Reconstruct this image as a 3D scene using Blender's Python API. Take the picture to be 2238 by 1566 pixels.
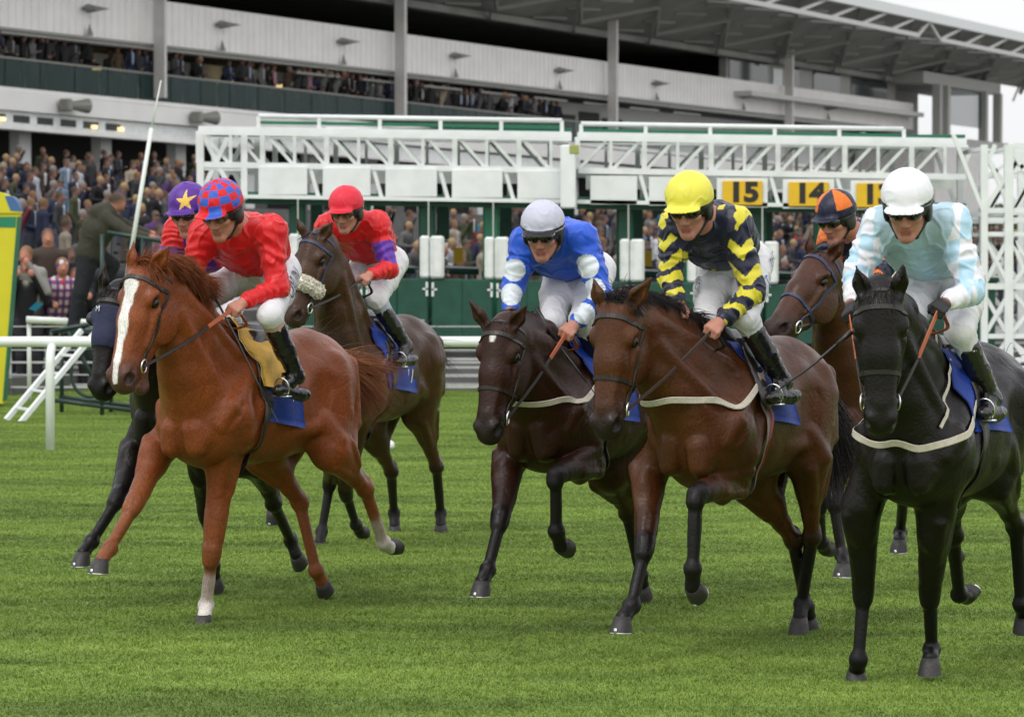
import bpy, math, random, os
import numpy as np
from mathutils import Vector, Matrix, noise
for o in list(bpy.data.objects): bpy.data.objects.remove(o)
SC = bpy.context.scene
COL = SC.collection
R = math.radians
# ------------------------------------------------------------------ camera
FPX, CX, CY, HCAM, HORIZ = 7000.0, 1119.0, 783.0, 2.05, 555.0
PITCH = math.atan((CY-HORIZ)/FPX)
cam_d = bpy.data.cameras.new('camera'); cam = bpy.data.objects.new('camera', cam_d); COL.objects.link(cam)
cam.location = (0, 0, HCAM); cam.rotation_euler = (R(90)-PITCH, 0, 0)
cam_d.sensor_fit = 'HORIZONTAL'; cam_d.sensor_width = 36; cam_d.lens = 36*FPX/2238
cam_d.clip_start = .5; cam_d.clip_end = 4000
cam_d.dof.use_dof = True; cam_d.dof.focus_distance = 16.8; cam_d.dof.aperture_fstop = 6.0
SC.camera = cam
# ------------------------------------------------------------------ world and sun (overcast)
W = bpy.data.worlds.new('World'); SC.world = W; W.use_nodes = True
wn = W.node_tree; wn.nodes.clear()
sky = wn.nodes.new('ShaderNodeTexSky'); sky.sky_type = 'NISHITA'; sky.sun_disc = False
SUN_EL, SUN_AZ = R(50), R(150)
sky.sun_elevation = SUN_EL; sky.sun_rotation = SUN_AZ; sky.dust_density = 4; sky.air_density = 1.2
bg1 = wn.nodes.new('ShaderNodeBackground'); bg1.inputs[1].default_value = .05
tc = wn.nodes.new('ShaderNodeTexCoord'); nz = wn.nodes.new('ShaderNodeTexNoise'); nz.inputs['Scale'].default_value = 2.2; nz.inputs['Detail'].default_value = 5
cr = wn.nodes.new('ShaderNodeValToRGB'); cr.color_ramp.elements[0].color = (.80, .82, .86, 1); cr.color_ramp.elements[1].color = (1, .985, .985, 1)
cr.color_ramp.elements[0].position = .3; cr.color_ramp.elements[1].position = .6
bg2 = wn.nodes.new('ShaderNodeBackground'); bg2.inputs[1].default_value = 1.0
ad = wn.nodes.new('ShaderNodeAddShader'); wo = wn.nodes.new('ShaderNodeOutputWorld')
wn.links.new(sky.outputs[0], bg1.inputs[0]); wn.links.new(tc.outputs['Generated'], nz.inputs['Vector'])
wn.links.new(nz.outputs[0], cr.inputs[0])
sx = wn.nodes.new('ShaderNodeSeparateXYZ'); wn.links.new(tc.outputs['Generated'], sx.inputs[0])
mrw = wn.nodes.new('ShaderNodeMapRange'); mrw.inputs[1].default_value = 0; mrw.inputs[2].default_value = .8; mrw.inputs[3].default_value = 1.3; mrw.inputs[4].default_value = 1.75
wn.links.new(sx.outputs[2], mrw.inputs[0]); vs = wn.nodes.new('ShaderNodeVectorMath'); vs.operation = 'SCALE'; wn.links.new(cr.outputs[0], vs.inputs[0]); wn.links.new(mrw.outputs[0], vs.inputs['Scale']); wn.links.new(vs.outputs[0], bg2.inputs[0])
wn.links.new(bg1.outputs[0], ad.inputs[0]); wn.links.new(bg2.outputs[0], ad.inputs[1]); wn.links.new(ad.outputs[0], wo.inputs[0])
sl = bpy.data.lights.new('sun', 'SUN'); sl.energy = 1.7; sl.angle = R(18); sl.color = (1, .97, .92)
sun = bpy.data.objects.new('sun', sl); COL.objects.link(sun)
# sun over the photographer's left shoulder, high
sun.rotation_euler = (R(90)-SUN_EL, 0, R(-38))
SC.view_settings.view_transform = 'Standard'; SC.view_settings.look = 'None'; SC.view_settings.gamma = 1; SC.view_settings.exposure = -.42
SC.cycles.max_bounces = 6; SC.cycles.diffuse_bounces = 3; SC.cycles.glossy_bounces = 2; SC.cycles.transmission_bounces = 4; SC.cycles.transparent_max_bounces = 6
ONLY = os.environ.get('ONLY', '')
# ------------------------------------------------------------------ pixel -> world helpers (a point is always given its own real distance)
CAMP = np.array([0, 0, HCAM])
def ray(u, v):
    a, b = (u-CX)/FPX, -(v-CY)/FPX
    cp, sp = math.cos(PITCH), math.sin(PITCH)
    return np.array([a, cp+b*sp, -sp+b*cp])
def at(u, v, Y):
    d = ray(u, v); return CAMP+d*(Y/d[1])
# ------------------------------------------------------------------ materials
MATS = {}
def lin(c):
    return tuple(((x/255.)/12.92 if x/255. <= .04045 else ((x/255.+.055)/1.055)**2.4) for x in c)
def mat(name, col=(.5,.5,.5), rough=.6, metal=0, vcol=False, nscale=0, namt=.15, bump=0, bscale=200, spec=.5, sheen=0, coat=0, objcol=False, trans=0):
    if name in MATS: return MATS[name]
    m = bpy.data.materials.new(name); m.use_nodes = True; nt = m.node_tree; b = nt.nodes['Principled BSDF']
    b.inputs['Roughness'].default_value = rough; b.inputs['Metallic'].default_value = metal
    b.inputs['Specular IOR Level'].default_value = spec; b.inputs['Sheen Weight'].default_value = sheen
    b.inputs['Coat Weight'].default_value = coat
    src = None
    if vcol:
        a = nt.nodes.new('ShaderNodeAttribute'); a.attribute_name = 'Col'; src = a.outputs['Color']
    if objcol:
        oi = nt.nodes.new('ShaderNodeObjectInfo'); a = nt.nodes.new('ShaderNodeAttribute'); a.attribute_name = 'Col'
        mx = nt.nodes.new('ShaderNodeMix'); mx.data_type = 'RGBA'
        nt.links.new(a.outputs['Alpha'], mx.inputs[0]); nt.links.new(oi.outputs['Color'], mx.inputs[6]); nt.links.new(a.outputs['Color'], mx.inputs[7]); src = mx.outputs[2]
    tcn = nt.nodes.new('ShaderNodeTexCoord'); fine = name == 'horse_coat'
    if nscale:
        n = nt.nodes.new('ShaderNodeTexNoise'); n.inputs['Scale'].default_value = nscale; n.inputs['Detail'].default_value = 14 if fine else 6; n.inputs['Roughness'].default_value = .68 if fine else .5
        nt.links.new(tcn.outputs['Object'], n.inputs['Vector'])
        mr = nt.nodes.new('ShaderNodeMapRange'); mr.inputs[3].default_value = 1-namt; mr.inputs[4].default_value = 1+namt
        mr.inputs[1].default_value = .25; mr.inputs[2].default_value = .75
        nt.links.new(n.outputs[0], mr.inputs[0])
        mu = nt.nodes.new('ShaderNodeVectorMath'); mu.operation = 'SCALE'
        if src is not None: nt.links.new(src, mu.inputs[0])
        else: mu.inputs[0].default_value = col
        nt.links.new(mr.outputs[0], mu.inputs['Scale']); src = mu.outputs[0]
    if fine:
        mp = nt.nodes.new('ShaderNodeMapping'); mp.inputs['Scale'].default_value = (1, 1.3, .45); nt.links.new(tcn.outputs['Object'], mp.inputs['Vector'])
        n3 = nt.nodes.new('ShaderNodeTexNoise'); n3.inputs['Scale'].default_value = 130; n3.inputs['Detail'].default_value = 4; nt.links.new(mp.outputs[0], n3.inputs['Vector'])
        m3 = nt.nodes.new('ShaderNodeMapRange'); m3.inputs[1].default_value = .3; m3.inputs[2].default_value = .7; m3.inputs[3].default_value = .72; m3.inputs[4].default_value = 1.30; nt.links.new(n3.outputs[0], m3.inputs[0])
        u3 = nt.nodes.new('ShaderNodeVectorMath'); u3.operation = 'SCALE'; nt.links.new(src, u3.inputs[0]); nt.links.new(m3.outputs[0], u3.inputs['Scale']); src = u3.outputs[0]
        n4 = nt.nodes.new('ShaderNodeTexNoise'); n4.inputs['Scale'].default_value = 3.5; n4.inputs['Detail'].default_value = 5; nt.links.new(tcn.outputs['Object'], n4.inputs['Vector'])
        m4 = nt.nodes.new('ShaderNodeMapRange'); m4.inputs[1].default_value = .35; m4.inputs[2].default_value = .65; m4.inputs[3].default_value = .28; m4.inputs[4].default_value = .58; nt.links.new(n4.outputs[0], m4.inputs[0]); nt.links.new(m4.outputs[0], b.inputs['Roughness'])
    if src is not None: nt.links.new(src, b.inputs['Base Color'])
    else: b.inputs['Base Color'].default_value = (*col, 1)
    if bump:
        n2 = nt.nodes.new('ShaderNodeTexNoise'); n2.inputs['Scale'].default_value = bscale; n2.inputs['Detail'].default_value = 5
        nt.links.new(tcn.outputs['Object'], n2.inputs['Vector'])
        bp = nt.nodes.new('ShaderNodeBump'); bp.inputs['Strength'].default_value = bump; bp.inputs['Distance'].default_value = .01
        nt.links.new(n2.outputs[0], bp.inputs['Height']); nt.links.new(bp.outputs[0], b.inputs['Normal'])
    if trans: b.inputs['Alpha'].default_value = 1-trans
    MATS[name] = m; return m
# ------------------------------------------------------------------ objects
def tag(o, label=None, cat=None, group=None, kind=None):
    if label: o['label'] = label
    if cat: o['category'] = cat
    if group: o['group'] = group
    if kind: o['kind'] = kind
    return o
def empty(name, loc=(0,0,0), rz=0, **k):
    o = bpy.data.objects.new(name, None); COL.objects.link(o); o.location = loc; o.rotation_euler = (0,0,rz); o.empty_display_size = .2
    return tag(o, **k)
def mesh_np(name, V, F, m, parent=None, cols=None, smooth=True, world=False):
    """V (n,3), F list/array of quads or tris (array (m,4) or (m,3)) or list of such arrays"""
    me = bpy.data.meshes.new(name)
    Fs = F if isinstance(F, list) else [F]
    Fs = [np.asarray(f, dtype=np.int32) for f in Fs if len(f)]
    nl = sum(f.size for f in Fs); nf = sum(len(f) for f in Fs)
    me.vertices.add(len(V)); me.vertices.foreach_set('co', np.asarray(V, dtype=np.float32).ravel())
    me.loops.add(nl); me.polygons.add(nf)
    me.loops.foreach_set('vertex_index', np.concatenate([f.ravel() for f in Fs]))
    tot = np.concatenate([np.full(len(f), f.shape[1], dtype=np.int32) for f in Fs])
    st = np.concatenate([[0], np.cumsum(tot)[:-1]]).astype(np.int32)
    me.polygons.foreach_set('loop_start', st); me.polygons.foreach_set('loop_total', tot)
    me.polygons.foreach_set('use_smooth', np.full(nf, bool(smooth)))
    me.update(calc_edges=True)
    if cols is not None:
        a = me.color_attributes.new('Col', 'FLOAT_COLOR', 'POINT')
        c = np.ones((len(V), 4), dtype=np.float32); cc = np.asarray(cols); c[:, :cc.shape[1]] = cc
        a.data.foreach_set('color', c.ravel())
    me.materials.append(m)
    o = bpy.data.objects.new(name, me); COL.objects.link(o)
    if parent is not None:
        o.parent = parent
    return o
class MB:
    """collects boxes, tubes and plates"""
    def __init__(s): s.v = []; s.f = []; s.q = []; s.n = 0
    def add(s, V, quads=(), tris=()):
        V = np.asarray(V, float)
        s.v.append(V)
        if len(quads): s.q.append(np.asarray(quads, int)+s.n)
        if len(tris): s.f.append(np.asarray(tris, int)+s.n)
        s.n += len(V)
    def box(s, c, size, M=None, bev=0):
        c = np.array(c, float); h = np.array(size, float)/2
        if bev <= 0:
            P = np.array([[x,y,z] for x in (-1,1) for y in (-1,1) for z in (-1,1)])*h
            Q = [(0,1,3,2),(4,6,7,5),(0,4,5,1),(2,3,7,6),(0,2,6,4),(1,5,7,3)]
        else:
            b = min(bev, *(h*.98)); P = []
            pr = [(-h[1]+b,-h[2]),(h[1]-b,-h[2]),(h[1],-h[2]+b),(h[1],h[2]-b),(h[1]-b,h[2]),(-h[1]+b,h[2]),(-h[1],h[2]-b),(-h[1],-h[2]+b)]
            for x, k in ((-h[0], 1), (-h[0]+b, 0), (h[0]-b, 0), (h[0], 1)):
                for (y, z) in pr:
                    if k: y = y*(h[1]-b)/h[1]; z = z*(h[2]-b)/h[2]
                    P.append((x, y, z))
            P = np.array(P); Q = []
            for i in range(3):
                for j in range(8): Q.append((i*8+j, i*8+(j+1)%8, (i+1)*8+(j+1)%8, (i+1)*8+j))
            for o in (0, 24):
                Q += [(o+0,o+1,o+2,o+7),(o+7,o+2,o+3,o+6),(o+6,o+3,o+4,o+5)]
        if M is not None: P = P@np.asarray(M, float).T
        s.add(P+c, Q)
    def bar(s, a, b, w, h=None, up=(0,0,1)):
        a = np.array(a, float); b = np.array(b, float); d = b-a; L = np.linalg.norm(d)
        if L < 1e-6: return
        d /= L; up = np.array(up, float)
        if abs(d@up) > .95: up = np.array([1.,0,0])
        y = np.cross(up, d); y /= np.linalg.norm(y); z = np.cross(d, y)
        s.box((a+b)/2, (L, w, h or w), np.stack([d, y, z], 1))
    def tube(s, pts, r, n=8, closed=False, cap=True):
        pts = np.array(pts, float); m = len(pts); r = np.broadcast_to(np.asarray(r, float), (m,))
        T = np.gradient(pts, axis=0) if not closed else (np.roll(pts,-1,0)-np.roll(pts,1,0))
        T /= (np.linalg.norm(T, axis=1, keepdims=True)+1e-9)
        u = np.cross(T[0], [0,0,1.]); 
        if np.linalg.norm(u) < .1: u = np.cross(T[0], [1.,0,0])
        u /= np.linalg.norm(u); V = []
        for i in range(m):
            u = u-T[i]*(u@T[i]); u /= np.linalg.norm(u)+1e-9; w = np.cross(T[i], u)
            a = np.linspace(0, 2*np.pi, n, endpoint=False)
            V.append(pts[i]+r[i]*(np.cos(a)[:,None]*u+np.sin(a)[:,None]*w))
        V = np.concatenate(V); Q = []
        for i in range(m if closed else m-1):
            i2 = (i+1) % m
            for j in range(n): Q.append((i*n+j, i*n+(j+1)%n, i2*n+(j+1)%n, i2*n+j))
        T3 = []
        if cap and not closed:
            V = np.concatenate([V, pts[:1], pts[-1:]]); c0, c1 = len(V)-2, len(V)-1
            for j in range(n): T3.append((c0, (j+1)%n, j)); T3.append((c1, (m-1)*n+j, (m-1)*n+(j+1)%n))
        s.add(V, Q, T3)
    def plate(s, poly, th, M=None, c=(0,0,0)):
        """poly: 2D points in local XZ plane, thickness along Y"""
        P = np.array(poly, float); n = len(P)
        A = np.stack([P[:,0], np.full(n,-th/2), P[:,1]], 1); B = A.copy(); B[:,1] = th/2
        V = np.concatenate([A, B])
        if M is not None: V = V@np.asarray(M, float).T
        s.poly = getattr(s, 'poly', [])
        o = s.n; s.add(V+np.array(c), [(i, (i+1)%n, n+(i+1)%n, n+i) for i in range(n)])
        s.poly.append([o+i for i in range(n)][::-1]); s.poly.append([o+n+i for i in range(n)])
    def build(s, name, m, parent=None, smooth=False, cols=None):
        V = np.concatenate(s.v); Fs = []
        if s.q: Fs.append(np.concatenate(s.q))
        if s.f: Fs.append(np.concatenate(s.f))
        for p in getattr(s, 'poly', []): Fs.append(np.array([p]))
        return mesh_np(name, V, Fs, m, parent, smooth=smooth, cols=cols)
def nrm(v): v = np.asarray(v, float); return v/(np.linalg.norm(v)+1e-12)
# ------------------------------------------------------------------ signed distance modelling
def cone(a, b, ra, rb, k=.03, col=None, sub=False, sq=None):
    return dict(t='c', a=np.array(a,float), b=np.array(b,float), ra=ra, rb=rb, k=k, col=col, sub=sub, sq=sq)
def ell(c, r, k=.03, col=None, sub=False, M=None):
    r = (r,)*3 if np.isscalar(r) else r
    return dict(t='e', c=np.array(c,float), r=np.array(r,float), k=k, col=col, sub=sub, M=None if M is None else np.asarray(M,float))
def pdist(p, x, y, z):
    if p['t'] == 'c':
        a, b = p['a'], p['b']; ab = b-a; l2 = ab@ab+1e-12
        px, py, pz = x-a[0], y-a[1], z-a[2]
        t = np.clip((px*ab[0]+py*ab[1]+pz*ab[2])/l2, 0, 1)
        qx, qy, qz = px-t*ab[0], py-t*ab[1], pz-t*ab[2]
        if p['sq'] is not None:
            n, f = p['sq']; n = nrm(n); g = (qx*n[0]+qy*n[1]+qz*n[2])*(f-1)
            qx, qy, qz = qx+g*n[0], qy+g*n[1], qz+g*n[2]
        return np.sqrt(qx*qx+qy*qy+qz*qz)-(p['ra']+t*(p['rb']-p['ra']))
    c, r, M = p['c'], p['r'], p['M']
    qx, qy, qz = x-c[0], y-c[1], z-c[2]
    if M is not None:   # columns of M are the axes
        qx, qy, qz = qx*M[0,0]+qy*M[1,0]+qz*M[2,0], qx*M[0,1]+qy*M[1,1]+qz*M[2,1], qx*M[0,2]+qy*M[1,2]+qz*M[2,2]
    ax, ay, az = qx/r[0], qy/r[1], qz/r[2]
    k0 = np.sqrt(ax*ax+ay*ay+az*az); k1 = np.sqrt((ax/r[0])**2+(ay/r[1])**2+(az/r[2])**2)+1e-9
    return k0*(k0-1)/k1
def pbounds(p):
    if p['t'] == 'c':
        r = max(p['ra'], p['rb']); return np.minimum(p['a'], p['b'])-r, np.maximum(p['a'], p['b'])+r
    r = np.array([p['r'].max()]*3) if p['M'] is not None else p['r']
    return p['c']-r, p['c']+r
def combine(d1, d2, k, sub):
    if sub:
        d2 = -d2; h = np.clip(.5-.5*(d1-d2)/k, 0, 1); return d1*(1-h)+d2*h+k*h*(1-h)
    h = np.clip(.5+.5*(d1-d2)/k, 0, 1); return d1*(1-h)+d2*h-k*h*(1-h)
def feval(prims, P):
    P = np.asarray(P, float); x, y, z = P[:,0], P[:,1], P[:,2]; d = np.full(len(P), .6)
    for p in prims: d = combine(d, pdist(p, x, y, z), p['k'], p['sub'])
    return d
def fgrad(prims, P, e=.004):
    P = np.asarray(P, float); g = np.stack([feval(prims, P+np.eye(3)[i]*e)-feval(prims, P-np.eye(3)[i]*e) for i in range(3)], 1)
    return g/(np.linalg.norm(g, axis=1, keepdims=True)+1e-9)
def snap(prims, P, off=.003, it=7):
    P = np.array(P, float)
    for _ in range(it):
        d = feval(prims, P)-off; P = P-fgrad(prims, P)*d[:,None]*.85
    return P
def grid_field(prims, vox):
    lo = np.min([pbounds(p)[0] for p in prims if not p['sub']], 0)-vox*3-.01; hi = np.max([pbounds(p)[1] for p in prims if not p['sub']], 0)+vox*3+.01
    n = np.ceil((hi-lo)/vox).astype(int)+1
    V = np.full(n, .3, np.float32)
    xs = [(lo[i]+np.arange(n[i])*vox).astype(np.float32) for i in range(3)]
    for p in prims:
        b0, b1 = pbounds(p); m = p['k']+2.5*vox
        i0 = np.clip(np.floor((b0-m-lo)/vox).astype(int), 0, n); i1 = np.clip(np.ceil((b1+m-lo)/vox).astype(int)+1, 0, n)
        if np.any(i1 <= i0): continue
        sl_ = tuple(slice(i0[i], i1[i]) for i in range(3))
        d = pdist(p, xs[0][sl_[0]][:,None,None], xs[1][sl_[1]][None,:,None], xs[2][sl_[2]][None,None,:])
        V[sl_] = combine(V[sl_], d.astype(np.float32), p['k'], p['sub'])
    return V, lo
def surface_nets(V, lo, vox):
    s = V < 0; nx, ny, nz_ = V.shape
    cnt = np.zeros((nx-1, ny-1, nz_-1), np.int8)
    for i in (0,1):
        for j in (0,1):
            for k in (0,1): cnt += s[i:nx-1+i, j:ny-1+j, k:nz_-1+k]
    act = (cnt > 0) & (cnt < 8); idx = np.argwhere(act); ids = np.full(act.shape, -1, np.int32); ids[act] = np.arange(len(idx))
    acc = np.zeros((len(idx), 3)); num = np.zeros(len(idx))
    I, J, K = idx.T
    corners = {(i,j,k): V[I+i, J+j, K+k].astype(float) for i in (0,1) for j in (0,1) for k in (0,1)}
    for a in range(3):
        for b in (0,1):
            for c in (0,1):
                o0 = [0,0,0]; oth = [q for q in range(3) if q != a]; o0[oth[0]] = b; o0[oth[1]] = c; o1 = list(o0); o1[a] = 1
                v0, v1 = corners[tuple(o0)], corners[tuple(o1)]; m = (v0 < 0) != (v1 < 0)
                t = np.where(m, v0/(v0-v1+1e-20*(v0 == v1)), 0)
                p = np.zeros((len(idx), 3)); p[:, oth[0]] = b; p[:, oth[1]] = c; p[:, a] = t
                acc[m] += p[m]; num[m] += 1
    P = lo+(idx+acc/num[:,None])*vox; Q = []
    # x edges
    for a in range(3):
        b, c = (a+1)%3, (a+2)%3
        sl0 = [slice(None)]*3; sl1 = [slice(None)]*3; sl0[a] = slice(0,-1); sl1[a] = slice(1,None)
        for q in (b, c): sl0[q] = slice(1,-1); sl1[q] = slice(1,-1)
        x0, x1 = s[tuple(sl0)], s[tuple(sl1)]; m = np.argwhere(x0 != x1)
        if not len(m): continue
        fl = x0[tuple(m.T)]; base = m.copy(); base[:, b] += 1; base[:, c] += 1
        def cid(db, dc):
            g = base.copy(); g[:, b] += db; g[:, c] += dc; return ids[tuple(g.T)]
        q = np.stack([cid(-1,-1), cid(0,-1), cid(0,0), cid(-1,0)], 1); q[~fl] = q[~fl][:, ::-1]; Q.append(q)
    return P, np.concatenate(Q)
def relax(P, Q, it=1, lam=.5):
    E = np.concatenate([Q[:, [0,1]], Q[:, [1,2]], Q[:, [2,3]], Q[:, [3,0]]]); n = len(P)
    for _ in range(it):
        S = np.zeros_like(P); C = np.bincount(E[:,0], minlength=n)+np.bincount(E[:,1], minlength=n)
        for a in range(3): S[:,a] = np.bincount(E[:,0], P[E[:,1],a], n)+np.bincount(E[:,1], P[E[:,0],a], n)
        P = P+(S/np.maximum(C,1)[:,None]-P)*lam
    return P
def vnormals(P, Q):
    fn = np.cross(P[Q[:,2]]-P[Q[:,0]], P[Q[:,3]]-P[Q[:,1]]); N = np.zeros_like(P)
    for a in range(3):
        for j in range(4): N[:,a] += np.bincount(Q[:,j], fn[:,a], len(P))
    return N/(np.linalg.norm(N, axis=1, keepdims=True)+1e-12)
def vcolors(prims, P, soft=.012):
    num = np.zeros((len(P), 3)); den = np.zeros(len(P)); x, y, z = P.T
    for p in prims:
        if p['col'] is None or p['sub']: continue
        b0, b1 = pbounds(p); m = np.all((P > b0-.06) & (P < b1+.06), axis=1)
        if not m.any(): continue
        w = np.exp(-np.clip(pdist(p, x[m], y[m], z[m]), -.02, .2)/soft)
        num[m] += w[:,None]*np.array(p['col'])[None]; den[m] += w
    return num/np.maximum(den, 1e-9)[:,None]
def sdf_mesh(name, prims, vox, m, parent=None, cols=None, it=1, crop=None, disp=None, soft=.012):
    V, lo = grid_field(prims, vox)
    if crop is not None:
        n = V.shape; X = (lo[0]+np.arange(n[0])*vox)[:,None,None]; Y = (lo[1]+np.arange(n[1])*vox)[None,:,None]; Z = (lo[2]+np.arange(n[2])*vox)[None,None,:]
        V = crop(V, X, Y, Z).astype(np.float32)
    P, Q = surface_nets(V, lo, vox)
    if it: P = relax(P, Q, it)
    if disp is not None:
        P = P+disp(P, vnormals(P, Q))
    c = cols(P) if callable(cols) else (vcolors(prims, P, soft) if cols is None else None)
    return mesh_np(name, P, Q, m, parent, cols=c)
# ------------------------------------------------------------------ horses
class Frame:
    def __init__(s, O, th):
        s.O = np.array([O[0], O[1], 0.]); t = R(th); s.th = t
        s.F = np.array([-math.sin(t), -math.cos(t), 0]); s.L = np.array([math.cos(t), -math.sin(t), 0]); s.U = np.array([0,0,1.])
        s.B = np.stack([s.F, s.L, s.U]); s.rz = math.atan2(s.F[1], s.F[0])
    def loc(s, w): return s.B@(np.asarray(w)-s.O)
    def vec(s, w): return s.B@np.asarray(w)
    def P(s, u, v, lx):
        d = ray(u, v); t = (lx-s.F@(CAMP-s.O))/(s.F@d); return s.loc(CAMP+t*d)
    def solve(s, p0, u, v, L, sg):
        c = s.loc(CAMP); d = nrm(s.vec(ray(u, v))); w = c-p0; b = w@d; q = w@w-L*L; D = b*b-q
        t = -b if D <= 0 else (-b-math.sqrt(D) if sg > 0 else -b+math.sqrt(D)); return c+d*t
    def yaw(s, psi):   # world heading psi (degrees left of the camera axis) as a local direction
        return s.vec(np.array([-math.sin(R(psi)), -math.cos(R(psi)), 0]))
SCL = 1.0
def horse_prims(S, fr):
    B, PT, MZ = S['col'], S['points'], S.get('muzzle', S['points'])   # body, points (lower legs), muzzle
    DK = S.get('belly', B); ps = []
    A = ps.append
    G = {}
    bx = S.get('bx', 0)
    def c(*a, **k): A(cone(*a, **{'col': B, **k}))
    def e(*a, **k): A(ell(*a, **{'col': B, **k}))
    # trunk
    e((.14,0,1.21), (.50,.248,.335), k=.05); e((-.16,0,1.20), (.46,.262,.29), k=.08)
    c((.30,0,1.44), (-.45,0,1.45), .13, .15, k=.08)
    c((.44,0,1.575), (.12,0,1.50), .045, .06, k=.10)
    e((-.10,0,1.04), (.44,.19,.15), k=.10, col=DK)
    e((-.52,0,1.34), (.33,.25,.265), k=.07); e((.55,0,1.13), (.25,.245,.27), k=.08)
    for y in (-1, 1):
        e((-.60,.125*y,1.21), (.24,.135,.29), k=.05); e((-.78,.09*y,1.22), (.10,.085,.18), k=.06)
        e((-.33,.16*y,1.34), (.16,.10,.12), k=.08)
        c((.28,.13*y,1.43), (.60,.175*y,1.16), .07, .095, k=.05)
        e((.40,.165*y,1.09), (.16,.085,.14), k=.035)
    for y in (-1, 1):
        A(cone((.235,.275*y,1.30), (.30,.262*y,1.00), .020, .020, k=.05, sub=True))
        A(cone((.60,.235*y,1.33), (.36,.20*y,1.50), .020, .015, k=.05, sub=True))
        A(cone((.70,.245*y,1.10), (.56,.265*y,1.22), .016, .012, k=.04, sub=True))
        A(cone((-.74,.225*y,1.34), (-.64,.225*y,1.02), .016, .016, k=.05, sub=True))
        A(ell((-.30,.275*y,1.26), (.09,.03,.12), k=.07, sub=True))
        e((.735,.078*y,1.045), (.075,.070,.115), k=.022)
        c((.62,.15*y,1.24), (.72,.11*y,1.05), .055, .05, k=.03)
    A(cone((.84,0,1.16), (.79,0,.93), .018, .022, k=.035, sub=True))
    # neck
    poll = fr.P(*S['poll']); G['poll'] = poll
    psi, phi, HL = S['head']; Fh = fr.yaw(psi); U = np.array([0,0,1.]); ro = R(S.get('roll', 0))
    a = math.cos(R(phi))*Fh-math.sin(R(phi))*U; d = math.sin(R(phi))*Fh+math.cos(R(phi))*U; l = np.cross(d, a)
    l, d = l*math.cos(ro)+d*math.sin(ro), d*math.cos(ro)-l*math.sin(ro)
    hs = HL/.62; hr = hs*S.get('hw', 1.17); H = lambda x, y, z: poll+a*x*hs+(l*y+d*z)*hr; RS = np.array([hs,hr,hr])
    G.update(a=a, d=d, l=l, H=H, hs=hs, hr=hr)
    th = H(.06,0,-.13); w0, t0 = np.array([.26,0,1.47]), np.array([.60,0,1.18])
    pc = H(-.03,0,-.02)
    for i in range(5):
        f0, f1 = i/5, (i+1)/5
        up = lambda f: U*.06*math.sin(math.pi*f)
        cr = lambda f: w0+(pc-w0)*f+up(f); tr = lambda f: t0+(th-t0)*f+nrm(np.array([.4,0,-1]))*.03*math.sin(math.pi*f)
        wr = lambda f: .085*(1-f)+.058*f; wt = lambda f: .20*(1-f)**1.3+.072*(1-(1-f)**1.3)
        c(cr(f0), cr(f1), wr(f0), wr(f1), k=.03); c(tr(f0), tr(f1), wt(f0), wt(f1), k=.05)
        md = lambda f: (cr(f)+tr(f))/2; wm = lambda f: .155*(1-f)+.085*f
        c(md(f0), md(f1), wm(f0), wm(f1), k=.06)
    G['crest'] = [cr(f) + U*0 for f in np.linspace(0,1,12)]; G['cr_r'] = [wr(f) for f in np.linspace(0,1,12)]
    # head
    hp = []
    hc = lambda p, q, ra, rb, k=.02, col=B, **kw: hp.append(cone(H(*p), H(*q), ra*hr, rb*hr, k=k, col=col, **kw))
    HM = np.stack([a, l, d], 1)
    he = lambda p, r, k=.02, col=B, **kw: hp.append(ell(H(*p), np.array(r)*RS, k=k, col=col, M=HM, **kw))
    he((.09,0,-.045), (.13,.090,.085), k=.05); he((.02,0,-.05), (.09,.07,.09), k=.05)
    hc((.08,0,.0), (.27,0,-.01), .080, .068, k=.04); hc((.27,0,-.012), (.47,0,-.03), .066, .052, k=.04)
    for y in (-1, 1):
        he((.205,.056*y,-.118), (.130,.030,.098), k=.022)
        he((.150,.080*y,.008), (.045,.026,.026), k=.03)            # brow
        hc((.19,.088*y,-.036), (.37,.060*y,-.062), .016, .009, k=.016)  # facial crest
        he((.135,.082*y,.002), (.04,.022,.018), k=.02)   # eyeball bulge
        hc((.24,.050*y,.012), (.46,.028*y,.0), .012, .012, k=.02)     # nasal edge
        he((.548,.040*y,-.030), (.042,.031,.042), k=.025, col=MZ)     # nostril wing
    hc((.27,0,-.135), (.50,0,-.100), .052, .036, k=.03); hc((.30,0,-.07), (.50,0,-.06), .062, .045, k=.04)
    hc((.49,0,-.040), (.565,0,-.050), .056, .050, k=.03, col=MZ); he((.588,0,-.068), (.034,.048,.038), k=.025, col=MZ)
    op = S.get('mouth', .0)
    he((.545,0,-.112-op), (.040,.034,.022), k=.02, col=MZ); hc((.42,0,-.11), (.54,0,-.112-op), .034, .026, k=.02, col=MZ)
    if op: he((.525,0,-.098-op*.55), (.055,.020,.010), k=.006, col=(.30,.12,.11))
    if op: hp.append(ell(H(.58,0,-.088-op*.35), np.array([.07,.05,.010+op*.25])*hs, k=.008, sub=True, M=HM))
    for y in (-1, 1):
        hp.append(ell(H(.170,.104*y,-.014), np.array([.036,.020,.026])*RS, k=.014, sub=True, M=HM))
        hp.append(ell(H(.562,.064*y,-.026), np.array([.034,.032,.024])*RS, k=.010, sub=True, M=HM)); hp.append(ell(H(.525,.066*y,-.024), np.array([.020,.012,.008])*RS, k=.012, sub=True, M=HM))
        hp.append(cone(H(.50,.070*y,-.085), H(.57,.055*y,-.098), .006*hs, .006*hs, k=.012, sub=True))
    # ears
    earid = set()
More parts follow.
